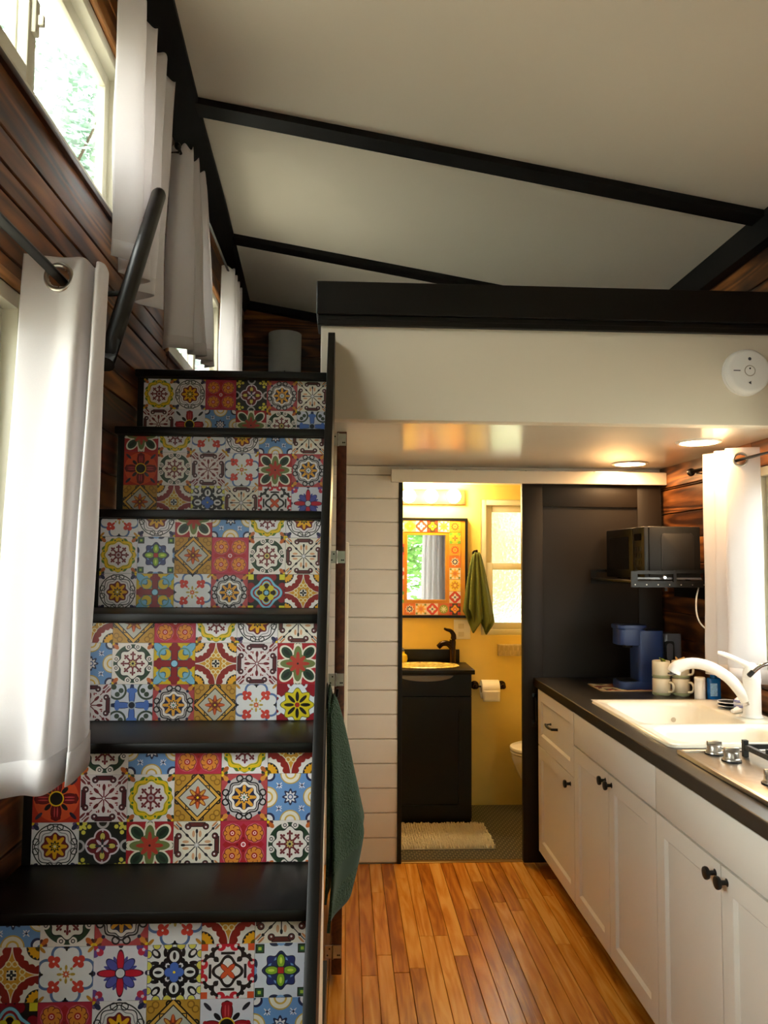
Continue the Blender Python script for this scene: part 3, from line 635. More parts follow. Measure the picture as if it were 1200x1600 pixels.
# partition with shiplap and the bathroom opening
DO = (.287, 1.02, -.12, 1.90)
wf = empty('wall_partition', (.4, YD, 0), 'cream painted shiplap wall beside the bathroom opening', 'wall', kind='structure')
bm = nb()
for a, b, c, e in cells(XL, XR, -.12, ZL, [DO]): abox(bm, (a, YD + .001, c), (b, YD + .09, e), mi=0)
o = obj('wall_core', bm, [M_white_plank, M_yellow], wf)
plank_rows(wf, 'x', YD, -.016, XL, .268, .0, ZL, [], M_white_plank, name='shiplap_board', joint=0, ph=.1195, gap=.004, off=.005)
bm = nb(); abox(bm, (.266, YD - .022, 0), (.287, YD + .095, 1.90), bev=.002); trim('trim_%d' % k, bm, M_black, 'narrow black jamb at the left of the bathroom opening'); k += 1
bm = nb(); abox(bm, (.287, YD - .012, -.02), (1.02, YD + .02, .004), bev=.002); trim('trim_%d' % k, bm, M_brass, 'thin metal threshold between oak floor and mosaic'); k += 1

# bathroom shell
BY = 4.76
WBt = (.842, 1.32, 1.03, 1.872)
wy = empty('wall_bathroom', (.8, BY, 0), 'bright yellow bathroom wall behind the vanity', 'wall', kind='structure')
bm = nb()
for a, b, c, e in cells(-.02, XR, -.12, ZL, [WBt]): abox(bm, (a, BY, c), (b, BY + .1, e))
obj('back_lining', bm, M_yellow, wy)
box('side_lining', (-.05, YD + .09, -.12), (-.02, BY + .1, ZL), M_yellow, wy); box('side_lining', (XR - .02, YD + .09, -.12), (XR - .001, BY, ZL - .001), M_yellow, wy)
box('door_lining', (1.02, YD + .09, 0), (XR - .02, YD + .1, ZL - .001), M_yellow, wy); box('door_lining', (-.02, YD + .09, 0), (.287, YD + .1, ZL - .001), M_yellow, wy)
bm = nb(); abox(bm, (-.02, YD + .02, -.1), (XR - .02, BY, 0)); tag(obj('floor_bathroom', bm, M_mosaic, origin=(0, 0, 0)), 'small dark mosaic tile floor of the bathroom', 'floor', kind='structure')

# ------------------------------------------------------------------ windows
def window(nm, axis, plane, hole, inward, label, mullion=None, rail=None, glassm=None, trimmed=True, hasp=None):
    """vinyl slider/sash: frame ring, sashes with panes, pine casing"""
    u0, u1, v0, v1 = hole; s = inward
    def bx(n_, a0, a1, c0, c1, p0, p1, mat, par, bev=.003):
        lo, hi = min(p0, p1), max(p0, p1)
        if axis == 'y': return box(n_, (lo, a0, c0), (hi, a1, c1), mat, par, bev)
        return box(n_, (a0, lo, c0), (a1, hi, c1), mat, par, bev)
    def ring(n_, a0, a1, c0, c1, w, p0, p1, mat, par):
        bm = nb(); lo, hi = min(p0, p1), max(p0, p1)
        for q in ((a0, a0 + w, c0, c1), (a1 - w, a1, c0, c1), (a0 + w, a1 - w, c0, c0 + w), (a0 + w, a1 - w, c1 - w, c1)):
            if axis == 'y': abox(bm, (lo, q[0], q[2]), (hi, q[1], q[3]), bev=.003)
            else: abox(bm, (q[0], lo, q[2]), (q[1], hi, q[3]), bev=.003)
        return obj(n_, bm, mat, par, smooth=True)
    cu, cv = (u0 + u1) / 2, (v0 + v1) / 2
    root = empty(nm, (plane, cu, v0) if axis == 'y' else (cu, plane, v0), label, 'window', kind='structure')
    ring('window_frame', u0, u1, v0, v1, .035, plane - s * .066, plane - s * .004, M_vinyl, root)
    a0, a1, c0, c1 = u0 + .035, u1 - .035, v0 + .035, v1 - .035
    if mullion: parts = [(a0, mullion + .022, c0, c1, .022), (mullion - .022, a1, c0, c1, .048)]
    elif rail: parts = [(a0, a1, c0, rail + .02, .022), (a0, a1, rail - .02, c1, .048)]
    else: parts = [(a0, a1, c0, c1, .06)]
    for p in parts:
        sh = ring('sash', p[0], p[1], p[2], p[3], .042, plane - s * (p[4] - .012), plane - s * (p[4] + .012), M_vinyl, root)
        bx('pane', p[0] + .04, p[1] - .04, p[2] + .04, p[3] - .04, plane - s * (p[4] - .003), plane - s * (p[4] + .003), glassm or M_glass, sh, 0)
    if trimmed:
        bx('casing', u0 - .022, u0, v0, v1 + .02, plane - s * .004, plane + s * .008, M_pine, root); bx('casing', u1, u1 + .022, v0, v1 + .02, plane - s * .004, plane + s * .008, M_pine, root)
        bx('casing', u0, u1, v1, v1 + .02, plane - s * .004, plane + s * .008, M_pine, root); bx('window_sill', u0 - .02, u1 + .02, v0 - .014, v0 + .004, plane - s * .03, plane + s * .012, M_brown, root)
    if hasp:
        bx('latch', mullion - .012, mullion + .012, hasp, hasp + .08, plane - s * .011, plane - s * -.002, M_vinyl, root, .004); bx('latch_lever', mullion - .006, mullion + .006, hasp + .02, hasp + .045, plane - s * -.002, plane - s * -.016, M_vinyl, root, .003)
    return root
window('window_1', 'y', XL, WL1, 1, 'upper sliding window above the brown planks, white curtain at its side', mullion=1.655, hasp=2.63)
window('window_2', 'y', XL, WL2, 1, 'small loft window between two white curtains', mullion=3.5)
window('window_3', 'y', XL, WL3, 1, 'lower side window half covered by the long white curtain', mullion=.95, trimmed=True)
window('window_4', 'y', XR, WR1, -1, 'window over the kitchen sink, half behind a curtain', mullion=2.3, trimmed=False)
window('window_5', 'x', BY, WBt, -1, 'obscured bathroom sash window with green trees behind', rail=1.456, glassm=M_frost, trimmed=False)
window('window_rear_offscreen', 'x', YF, WB1, 1, 'large window reflected in the bathroom mirror', trimmed=True)


# ------------------------------------------------------------------ staircase
ST = empty('staircase', (-.37, 1.9, 0), 'steep black staircase with colourful patterned tile risers', 'staircase')
RY = [1.12, 1.32, 1.52, 1.72, 1.92, 2.12, 2.32, 2.52]        # riser planes
TZ = [0, .285, .557, .828, 1.090, 1.351, 1.616, 1.876, 2.098]   # tread tops, floor to loft
SX0, SX1 = -.665, -.065
ROWS = {  # riser -> [(row string, kind)] listed from the top row down
    2: [('HJELNF', 'half'), ('NLQOPR', 'full'), ('TCBMGH', 'rest')],
    3: [('XJHCAN', 'half'), ('XVAMEH', 'full'), ('BDIFCJ', 'full')],
    4: [('NMCABF', 'half'), ('HJSNVI', 'full'), ('VKEMLU', 'full')],
    5: [('LBIHAB', 'half'), ('ARMCJF', 'full'), ('BSLETN', 'full')],
    6: [('IALBHF', 'half'), ('XJVLIE', 'full'), ('MNOFPQ', 'rest')],
    7: [('ABCDEF', 'full'), ('VGHIJK', 'rest')],
}
TH = .023
tile_mesh = {}
def tile_me(z0, z1):
    key = (round(z0, 4), round(z1, 4))
    if key not in tile_mesh:
        bm = nb(); g = .0004
        abox(bm, (-.05 + g, -.0012, z0 + g), (.05 - g, .0012, z1 - g))
        bmesh.ops.recalc_face_normals(bm, faces=bm.faces); me = bpy.data.meshes.new('tile'); bm.to_mesh(me); bm.free(); me.materials.append(PATT['A']); tile_mesh[key] = me
    return tile_mesh[key]
for i, y in enumerate(RY):
    z0, z1 = TZ[i], TZ[i + 1] - TH
    rs = box('riser', (SX0 - .02, y, z0 - (TH if i else 0)), (SX1, y + .016, z1), M_black, ST)
    yb = RY[i + 1] + .01 if i + 1 < len(RY) else 2.556
    tr = box('tread', (XL + .002, y - .03, z1 + .0), (SX1 - .001, yb, z1 + TH), M_black, ST, bev=.004)
    if i in ROWS:
        z = z1 - .002
        for row, kind in ROWS[i]:
            if kind == 'half': a, b = -.05, -.002
            elif kind == 'full': a, b = -.05, .05
            else: b = .05; a = .05 - (z - z0 - .002)
            if kind == 'full' and z - (b - a) < z0 + .001: a = b - (z - z0 - .001)
            me = tile_me(a, b)
            for j, ch in enumerate(row):
                o = bpy.data.objects.new('tile', me); C.objects.link(o); o.parent = rs
                o.location = Vector((SX0 + .05 + j * .1, y - .0012, z - b)) - wloc(rs)
                o.material_slots[0].link = 'OBJECT'; o.material_slots[0].material = PATT[ch]
            z -= (b - a)
def sz(y): return 2.235 + 1.315 * (y - 2.5)
prism('stringer', [(.80, 0), (1.0, 0), (2.2, 1.50), (2.592, 1.97), (2.592, 2.235), (2.5, 2.235)], 'x', SX1, -.042, M_black, ST, bev=.002)
prism('side_panel', [(1.2, .22), (2.14, .22), (2.14, 1.40), (1.22, .25)], 'x', -.064, -.050, M_white, ST)
box('side_base', (-.064, 1.20, 0), (-.046, 2.52, .22), M_black, ST)
# handrail
hr = empty('handrail', (-.62, 2.0, 1.75), 'round black metal handrail fixed to the plank wall above the stairs', 'handrail')
tube('rail', [(-.545, 1.735, 1.919), (-.545, 1.78, 1.982), (-.545, 2.165, 2.522), (-.545, 2.174, 2.533), (-.545, 2.178, 2.538)], [.0205, .0205, .0205, .0165, .008], M_bmetal, hr, segs=14)
for y, z in ((1.95, 2.22), (1.78, 1.982)):
    tube('bracket', [(-.545, y, z - .015), (-.55, y, z - .06), (-.688, y, z - .07)], .007, M_bmetal, hr, segs=8)
for y, z in ((1.95, 2.15), (1.78, 1.912)): lathe('wall_flange', [(.026, 0), (.026, .006), (.012, .01)], (-.6895, y, z), M_bmetal, hr, axis=(1, 0, 0))

# open closet door under the loft edge
dr = empty('door_1', (-.018, 2.8, 0), 'narrow white closet door with red-brown edge beside the stairs', 'door', kind='structure')
box('door_edge', (-.036, 2.80, .03), (.0, 2.835, 1.955), M_red, dr, bev=.002)
box('door_leaf', (-.034, 2.835, .03), (-.002, 3.42, 1.955), M_white, dr)
box('door_panel', (-.002, 2.86, .35), (.012, 3.40, 1.55), M_white, dr, bev=.003)
for z in (.11, 1.055, 1.495, 1.925):
    h = empty('hinge', (-.03, 2.798, z)); h.parent = dr; h.location = Vector((-.03, 2.798, z)) - wloc(dr)
    box('hinge_leaf', (-.030, 2.7965, z - .022), (-.002, 2.80, z + .022), M_steel, h); box('hinge_leaf', (-.058, 2.7965, z - .022), (-.034, 2.7995, z + .022), M_steel, h)
    tube('pin', [(-.032, 2.796, z - .024), (-.032, 2.796, z + .024)], .004, M_steel, h, segs=8)
    for q in (-.05, -.043, -.014, -.008): lathe('screw', [(.003, 0), (.003, .001)], (q, 2.7965, z + (.011 if int(q * 1000) % 2 else -.011)), M_bmetal, h, axis=(0, -1, 0), segs=8)

# ------------------------------------------------------------------ sliding door and its track
dB_ = empty('door_2', (1.2, 3.83, 0), 'charcoal sliding barn door with one recessed panel', 'door', kind='structure')
X0, X1 = .886, 1.60; yf, yb = 3.822, 3.856
bm = nb()
for q in ((X0, .99, .012, 1.90), (1.478, X1, .012, 1.90), (.99, 1.478, 1.762, 1.90), (.99, 1.478, .012, .22)): abox(bm, (q[0], yf, q[2]), (q[1], yb, q[3]), bev=.002)
obj('door_frame', bm, M_char, dB_, smooth=True)
box('door_panel', (.985, yf + .012, .21), (1.485, yb - .006, 1.77), M_char, dB_)
hd = tube('door_handle', [(.945, yf, .815), (.945, yf - .03, .812), (.945, yf - .034, .80), (.945, yf - .034, .70), (.945, yf - .03, .688), (.945, yf, .685)], .008, M_bmetal, dB_)
box('handle_plate', (.930, yf - .003, .80), (.960, yf, .832), M_bmetal, hd, bev=.001); box('handle_plate', (.930, yf - .003, .668), (.960, yf, .70), M_bmetal, hd, bev=.001)
bm = nb(); abox(bm, (.222, 3.79, 1.875), (XR - .001, 3.812, 1.938), bev=.003)
trk = trim('trim_%d' % k, bm, M_white, 'white valance board over the sliding door track'); k += 1
rl = box('rail', (.226, 3.812, 1.925), (XR - .002, 3.864, 1.943), M_steel, trk)
for x_ in (.33, .55, .9, 1.25): lathe('screw', [(.006, 0), (.004, .003)], (x_, 3.80, 1.938), M_bmetal, trk, segs=8)

# ------------------------------------------------------------------ kitchen cabinets and counter
FX = .96
def shaker(par, nm, y0, y1, z0, z1, fw=.055, deep=.009, mat=M_cab):
    e = empty(nm, (FX, (y0 + y1) / 2, z0)); e.parent = par; e.location = Vector((FX, (y0 + y1) / 2, z0)) - wloc(par)
    bm = nb()
    for q in ((y0, y0 + fw, z0, z1), (y1 - fw, y1, z0, z1), (y0 + fw, y1 - fw, z0, z0 + fw), (y0 + fw, y1 - fw, z1 - fw, z1)): abox(bm, (FX - .019, q[0], q[2]), (FX, q[1], q[3]))
    bmesh.ops.remove_doubles(bm, verts=bm.verts, dist=.0001)
    obj('frame', bm, mat, e)
    # recessed panel with sloped inner moulding
    bm = nb(); i = [(y0 + fw, z0 + fw), (y1 - fw, z0 + fw), (y1 - fw, z1 - fw), (y0 + fw, z1 - fw)]; j = [(a + (deep if n in (0, 3) else -deep), b + (deep if n in (0, 1) else -deep)) for n, (a, b) in enumerate(i)]
    vi = [bm.verts.new((FX - .019, a, b)) for a, b in i]; vj = [bm.verts.new((FX - .019 + deep, a, b)) for a, b in j]
    for n in range(4): bm.faces.new((vi[n], vi[(n + 1) % 4], vj[(n + 1) % 4], vj[n]))
    bm.faces.new(vj); obj('recessed_panel', bm, mat, e)
    return e
def knob(par, y, z):
    o = lathe('knob', [(.010, 0), (.006, .003), (.006, .016), (.015, .019), (.0165, .024), (.015, .028), (.006, .030)], (FX - .019, y, z), M_bmetal, None, axis=(-1, 0, 0), segs=14)
    o.parent = par; o.location = Vector(o.location) - wloc(par)
def carcass(root, y0, y1, zt=.868):
    box('body', (FX + .001, y0 + .0005, .10), (XR - .001, y1 - .0005, zt), M_cab, root)
    box('toe_kick', (FX + .07, y0 + .001, 0), (FX + .085, y1 - .001, .10), M_toe, root)
c1 = empty('base_cabinet', (1.28, 3.45, 0), 'white base cabinet with a drawer over one door, beside the charcoal door', 'cabinet'); carcass(c1, 3.156, 3.745)
e = shaker(c1, 'drawer', 3.160, 3.741, .605, .866, fw=.05)
tube('handle', [(FX - .019, 3.51, .745), (FX - .045, 3.505, .745), (FX - .05, 3.47, .745), (FX - .05, 3.43, .745), (FX - .045, 3.40, .745), (FX - .019, 3.395, .745)], .006, M_bmetal, e, segs=8)
e = shaker(c1, 'cabinet_door', 3.160, 3.741, .102, .600); knob(e, 3.21, .565)
c2 = empty('base_cabinet', (1.28, 2.74, 0), 'white base cabinet with two doors under the cream sink', 'cabinet'); carcass(c2, 2.323, 3.156, .69)
for q in (2.324, 3.143): box('side_panel', (FX + .001, q, .69), (XR - .001, q + .012, .868), M_cab, c2)
box('false_front', (FX - .019, 2.325, .738), (FX, 3.154, .866), M_cab, c2, bev=.001)
e = shaker(c2, 'cabinet_door', 2.745, 3.154, .102, .7315); knob(e, 2.775, .70)
e = shaker(c2, 'cabinet_door', 2.325, 2.741, .102, .7315); knob(e, 2.712, .70)
c3 = empty('base_cabinet', (1.28, 1.92, 0), 'white base cabinet with two doors under the steel cooktop', 'cabinet'); carcass(c3, 1.52, 2.323)
box('false_front', (FX - .019, 1.522, .738), (FX, 2.321, .866), M_cab, c3, bev=.001)
e = shaker(c3, 'cabinet_door', 1.924, 2.321, .102, .7315); knob(e, 1.953, .70)
e = shaker(c3, 'cabinet_door', 1.522, 1.920, .102, .7315); knob(e, 1.893, .70)
c4 = empty('base_cabinet', (1.28, 1.1, 0), 'white single-door base cabinet at the near end of the counter', 'cabinet'); carcass(c4, .90, 1.52)
e = shaker(c4, 'cabinet_door', .904, 1.516, .102, .866); knob(e, 1.48, .70)
# counter with a cut-out for the sink
SK = (1.012, 1.555, 2.372, 3.150)
bm = nb()
for a, b, c, e_ in cells(.938, XR - .001, .885, 3.818, [(SK[0] + .03, SK[1] - .03, SK[2] + .03, SK[3] - .03)]): abox(bm, (a, c, .870), (b, e_, .910))
bmesh.ops.remove_doubles(bm, verts=bm.verts, dist=.0001)
es = [e_ for e_ in bm.edges if all(abs(v.co.x - .938) < 1e-4 and abs(v.co.z - .91) < 1e-4 for v in e_.verts)]
bmesh.ops.bevel(bm, geom=es, offset=.004, segments=2, profile=.5, affect='EDGES')
tag(obj('countertop', bm, M_counter), 'long charcoal laminate worktop over the white cabinets', 'countertop')

# sink: rim, two bowls
sk = empty('kitchen_sink', (1.28, 2.76, .91), 'cream enamel double-bowl drop-in sink in the dark worktop', 'sink')
def rrect(x0, x1, y0, y1, r, n=5):
    pts = []
    for cx, cy, a0 in ((x1 - r, y1 - r, 0), (x0 + r, y1 - r, 90), (x0 + r, y0 + r, 180), (x1 - r, y0 + r, 270)):
        for i in range(n + 1):
            a = math.radians(a0 + 90 * i / n); pts.append((cx + r * math.cos(a), cy + r * math.sin(a)))
    return pts
def bowl(bm, x0, x1, y0, y1, zt, depth, r=.05):
    rings = []
    for ins, dz, rr in ((0, 0, r), (.006, -.006, r), (.012, -.02, r), (.025, -depth * .8, r * .9), (.045, -depth * .97, r * .7), (.07, -depth, r * .5)):
        rings.append([bm.verts.new((px, py, zt + dz)) for px, py in rrect(x0 + ins, x1 - ins, y0 + ins, y1 - ins, rr)])
    for a, b in zip(rings, rings[1:]):
        for i in range(len(a)): bm.faces.new((a[i], a[(i + 1) % len(a)], b[(i + 1) % len(a)], b[i]))
    bm.faces.new(rings[-1])
    return rings[0]
bm = nb()
B1 = (SK[0] + .035, SK[1] - .115, 2.685, SK[3] - .04); B2 = (SK[0] + .035, SK[1] - .115, SK[2] + .04, 2.645)
r1 = bowl(bm, *B1, .918, .19); r2 = bowl(bm, *B2, .918, .17)
# deck: top surface as strips round the bowls, then rounded outer skirt
def deck_strip(ring, lo, hi):
    """join a rounded-rect ring to a rectangle lo..hi at the same height"""
    n = len(ring); out = []
    for v in ring:
        dx = min(abs(v.co.x - lo[0]), abs(v.co.x - hi[0])); out.append(v)
    cor = [(hi[0], hi[1]), (lo[0], hi[1]), (lo[0], lo[1]), (hi[0], lo[1])]
    cv = [bm.verts.new((*c_, .920)) for c_ in cor]; q = n // 4
    for s_ in range(4):
        for i in range(s_ * q, s_ * q + q - 1): bm.faces.new((ring[i], ring[i + 1], cv[s_]))
        i = s_ * q + q - 1; bm.faces.new((ring[i], ring[(i + 1) % n], cv[(s_ + 1) % 4], cv[s_]))
YM = 2.665
deck_strip(r1, (SK[0], YM), (SK[1], SK[3])); deck_strip(r2, (SK[0], SK[2]), (SK[1], YM))
o = obj('basin', bm, M_ceramic, sk, smooth='all', recalc=True)
bm = nb()
o1 = rrect(SK[0] - .004, SK[1] + .004, SK[2] - .004, SK[3] + .004, .03); i1 = rrect(SK[0] + .004, SK[1] - .004, SK[2] + .004, SK[3] - .004, .028)
ra = [bm.verts.new((*p, .9105)) for p in o1]; rb = [bm.verts.new((*p, .917)) for p in rrect(SK[0] - .002, SK[1] + .002, SK[2] - .002, SK[3] + .002, .03)]; rc = [bm.verts.new((*p, .9212)) for p in i1]; rd = [bm.verts.new((*p, .9202)) for p in rrect(SK[0] + .014, SK[1] - .014, SK[2] + .014, SK[3] - .014, .024)]
for a, b in ((ra, rb), (rb, rc), (rc, rd)):
    for i in range(len(a)): bm.faces.new((a[i], a[(i + 1) % len(a)], b[(i + 1) % len(a)], b[i]))
obj('rim', bm, M_ceramic, sk, smooth='all')
for yy in (2.9, 2.53): lathe('drain', [(.035, 0), (.035, .003), (.022, .004), (.02, .001)], ((B1[0] + B1[1]) / 2, yy, .730 if yy > 2.7 else .750), M_steel, sk)
lathe('overflow_mark', [(.010, 0), (.010, .001), (.006, .0015)], (1.33, B1[3] - .0205, .85), plain('overflow_grey', '#c2b8a4', .4), sk, axis=(0, -1, 0), segs=14)

# faucet
FB = (1.497, 2.79)
fa = empty('kitchen_faucet', (FB[0], FB[1], .921), 'white single-lever kitchen faucet with long curved spout', 'faucet')
lathe('body', [(.038, 0), (.034, .006), (.031, .012), (.031, .125), (.032, .13), (.032, .14)], (FB[0], FB[1], .9205), M_wplastic, fa, segs=24)
lathe('cap', [(.031, 0), (.030, .02), (.024, .042), (.012, .055), (0, .058)], (FB[0], FB[1], 1.061), M_wplastic, fa, segs=24)
sp = spline([(FB[0] - .012, FB[1], .968), (FB[0] - .035, FB[1] + .01, 1.01), (FB[0] - .075, FB[1] + .03, 1.06), (FB[0] - .13, FB[1] + .055, 1.095), (FB[0] - .185, FB[1] + .08, 1.105), (FB[0] - .235, FB[1] + .10, 1.088), (FB[0] - .247, FB[1] + .105, 1.068)], 24)
tube('spout', sp, [.024 - .004 * math.sin(i / 24 * math.pi) + .002 * (i > 18) for i in range(25)], M_wplastic, fa, segs=16)
lathe('spray_face', [(.018, 0), (.018, .004), (.012, .006)], (FB[0] - .250, FB[1] + .106, 1.064), M_greyt, fa, axis=(-.2, 0, -1), segs=14)
tube('lever', spline([(FB[0] - .005, FB[1], 1.10), (FB[0] - .04, FB[1] + .006, 1.122), (FB[0] - .09, FB[1] + .014, 1.145), (FB[0] - .118, FB[1] + .018, 1.153)], 8), [.016, .014, .011, .0095, .009, .0085, .008, .007, .005], M_wplastic, fa, segs=12)
ft = empty('filter_tap', (1.512, 2.56, .921), 'slim chrome gooseneck drinking tap beside the white faucet', 'tap')
lathe('base', [(.02, 0), (.018, .008), (.009, .014)], (1.512, 2.56, .9205), M_chrome, ft)
tube('neck', spline([(1.512, 2.56, .93), (1.512, 2.56, 1.06), (1.505, 2.563, 1.115), (1.47, 2.567, 1.142), (1.42, 2.57, 1.138), (1.385, 2.573, 1.112)], 24), .0065, M_chrome, ft)
lathe('tip', [(.0085, 0), (.0085, .02), (.006, .022)], (1.386, 2.573, 1.115), M_gplastic, ft, axis=(-.75, .05, -.7), segs=12)
tube('lever', [(1.512, 2.56, .955), (1.512, 2.53, .962), (1.512, 2.505, .972)], .005, M_chrome, ft)

# cooktop
ck = empty('cooktop', (1.25, 2.0, .91), 'stainless steel gas cooktop with black grates and steel knobs', 'cooktop')
CK = (1.0, 1.50, 1.70, 2.30)
box('plate', (CK[0], CK[2], .9102), (CK[1], CK[3], .917), M_steel, ck, bev=.003)
bm = nb()
for q in ((CK[0] - .002, CK[0] + .012, CK[2], CK[3]), (CK[1] - .012, CK[1] + .002, CK[2], CK[3]), (CK[0] + .012, CK[1] - .012, CK[2] - .002, CK[2] + .012), (CK[0] + .012, CK[1] - .012, CK[3] - .012, CK[3] + .002)): abox(bm, (q[0], q[2], .9102), (q[1], q[3], .923), bev=.003)
obj('raised_rim', bm, M_steel, ck, smooth=True)
for kx, ky in ((1.098, 2.268), (1.108, 2.185), (1.098, 1.955), (1.10, 1.87)):
    kb = lathe('knob', [(.026, 0), (.024, .008), (.021, .010), (.020, .024), (.018, .027)], (kx, ky, .917), M_steel, ck, segs=20)
    box('grip', (kx - .022, ky - .006, .941), (kx + .022, ky + .006, .956), M_steel, kb, bev=.003)
    lathe('skirt', [(.0275, 0), (.0275, .004)], (kx, ky, .9168), M_gplastic, kb)
for by in (2.12, 1.85):
    bc = (1.325, by)
    bn = empty('burner', (bc[0], bc[1], .917)); bn.parent = ck; bn.location = Vector((bc[0], bc[1], .917)) - wloc(ck)
    lathe('burner_ring', [(.045, 0), (.045, .008), (.035, .014), (.03, .016)], (bc[0], bc[1], .917), M_steel, bn); lathe('burner_cap', [(.032, 0), (.034, .004), (.030, .009)], (bc[0], bc[1], .933), M_iron, bn)
    gr = empty('grate', (bc[0], bc[1], .917)); gr.parent = ck; gr.location = Vector((bc[0], bc[1], .917)) - wloc(ck)
    hx, hy, z0, z1 = .150, .115, .917, .965
    bm = nb()
    for sx in (-1, 1):
        for sy in (-1, 1):
            cx, cy = bc[0] + sx * hx, bc[1] + sy * hy
            abox(bm, (cx - .007, cy - .007, z0), (cx + .007, cy + .007, z1))
    for sy in (-1, 1): abox(bm, (bc[0] - hx, bc[1] + sy * hy - .006, z1 - .026), (bc[0] + hx, bc[1] + sy * hy + .006, z1 - .012))
    for sx in (-1, 1): abox(bm, (bc[0] + sx * hx - .006, bc[1] - hy, z1 - .026), (bc[0] + sx * hx + .006, bc[1] + hy, z1 - .012))
    obj('grate_frame', bm, M_iron, gr)
    for a in range(4):
        dx, dy = ((1, 0), (-1, 0), (0, 1), (0, -1))[a]; hl = hx if dx else hy
        bm = nb(); p0 = (bc[0] + dx * hl, bc[1] + dy * hl); p1 = (bc[0] + dx * .03, bc[1] + dy * .03)
        abox(bm, (min(p0[0], p1[0]) - (.005 if dy else 0), min(p0[1], p1[1]) - (.005 if dx else 0), z1 - .014), (max(p0[0], p1[0]) + (.005 if dy else 0), max(p0[1], p1[1]) + (.005 if dx else 0), z1)); obj('grate_finger', bm, M_iron, gr)

# ------------------------------------------------------------------ things on the counter
CT = .9101
pm = empty('placemat', (1.27, 3.5, CT), 'red and cream patterned mat under the blue coffee maker', 'mat')
def matpat():
    mt, nt, p = new_mat('talavera_mat_print'); tc = N(nt, 'ShaderNodeTexCoord'); v = N(nt, 'ShaderNodeTexVoronoi'); v.inputs['Scale'].default_value = 26
    nt.links.new(tc.outputs['Object'], v.inputs['Vector']); rp = N(nt, 'ShaderNodeValToRGB'); rp.color_ramp.interpolation = 'CONSTANT'
    for i, (ps, c_) in enumerate(((0, '#7a2418'), (.3, '#c9b48c'), (.55, '#8f3020'), (.75, '#40341c'), (.88, '#d8c9a0'))):
        if i > 1: rp.color_ramp.elements.new(ps)
        rp.color_ramp.elements[i].position = ps; rp.color_ramp.elements[i].color = lin(c_)
    sp_ = N(nt, 'ShaderNodeSeparateColor'); nt.links.new(v.outputs['Color'], sp_.inputs[0]); nt.links.new(sp_.outputs[0], rp.inputs[0]); nt.links.new(rp.outputs[0], p.inputs['Base Color']); p.inputs['Roughness'].default_value = .7
    return mt
bm = nb(); abox(bm, (1.145, 3.41, CT), (1.50, 3.60, CT + .003)); obj('mat_cloth', bm, matpat(), pm)
bm = nb()
for q in ((1.143, 1.502, 3.408, 3.414), (1.143, 1.502, 3.596, 3.602), (1.143, 1.149, 3.408, 3.602), (1.496, 1.502, 3.408, 3.602)): abox(bm, (q[0], q[2], CT), (q[1], q[3], CT + .0036))
obj('hem', bm, plain('mat_hem', '#b99a70', .8), pm)
# coffee maker, facing the aisle
cm = empty('coffee_maker', (1.34, 3.5, CT + .0036), 'blue single-cup coffee maker with overhanging brew head', 'coffee maker')
z0 = CT + .0037; y0, y1 = 3.43, 3.555
def rbox(nm, x0, x1, y0, y1, z0, z1, r, mat, par, bev=.004):
    bm = nb(); aprism(bm, rrect(x0, x1, y0, y1, r, 6), 'z', z0, z1)
    es = [e_ for e_ in bm.edges if abs(e_.verts[0].co.z - e_.verts[1].co.z) < 1e-6]
    bmesh.ops.bevel(bm, geom=es, offset=bev, segments=2, profile=.5, affect='EDGES'); return obj(nm, bm, mat, par, smooth=True)
rbox('base', 1.238, 1.44, y0, y1, z0, z0 + .034, .03, M_blue, cm); rbox('drip_tray', 1.250, 1.325, y0 + .015, y1 - .015, z0 + .034, z0 + .037, .02, M_gplastic, cm, .001)
rbox('column', 1.325, 1.44, y0, y1, z0 + .034, z0 + .262, .014, M_blue, cm)
hdm = rbox('brew_head', 1.238, 1.365, y0 + .003, y1 - .003, z0 + .196, z0 + .268, .03, M_blue, cm); rbox('head_lid', 1.232, 1.37, y0 + .001, y1 - .001, z0 + .268, z0 + .286, .03, M_blue, hdm); rbox('nozzle', 1.275, 1.315, y0 + .045, y1 - .045, z0 + .182, z0 + .196, .012, M_bplastic, hdm, .002)
tk = rbox('water_tank', 1.445, 1.535, y0 + .02, y1 - .005, z0, z0 + .248, .02, M_greyt, cm, .006)
bm = nb(); aprism(bm, rrect(1.449, 1.492, z0 + .08, z0 + .215, .012, 4), 'y', y0 + .012, y0 + .02); obj('tank_grip', bm, M_bplastic, tk); bm = nb(); aprism(bm, rrect(1.456, 1.484, z0 + .13, z0 + .205, .012, 5), 'y', y0 + .009, y0 + .012); obj('grip_hollow', bm, M_greyt, tk)
# mugs
def make_mug(loc, label):
    e = empty('mug', loc, label, 'mug', 'stacked cream mugs beside the coffee maker'); x, y, z = loc; R = .0375; H = .074
    lathe('cup', [(0, .002), (R * .82, .002), (R * .86, 0), (R * .95, .004), (R * .97, .014), (R, .016), (R, H - .002), (R - .0015, H), (R - .004, H - .002), (R - .0045, .02), (R * .7, .008), (0, .008)], loc, M_mug, e, segs=28)
    lathe('glaze_band', [(R * .955, 0), (R * 1.012, .003), (R * 1.012, .011), (R * .98, .013)], (x, y, z + .003), M_mugg, e, segs=28)
    a = math.radians(-58); dx, dy = math.cos(a), math.sin(a)
    pts = [(x + dx * q, y + dy * q, z + h) for q, h in ((R - .003, .058), (R + .013, .060), (R + .022, .050), (R + .023, .034), (R + .016, .022), (R - .003, .018))]
    tube('mug_handle', spline(pts, 16), .0048, M_mug, e, segs=8); return e
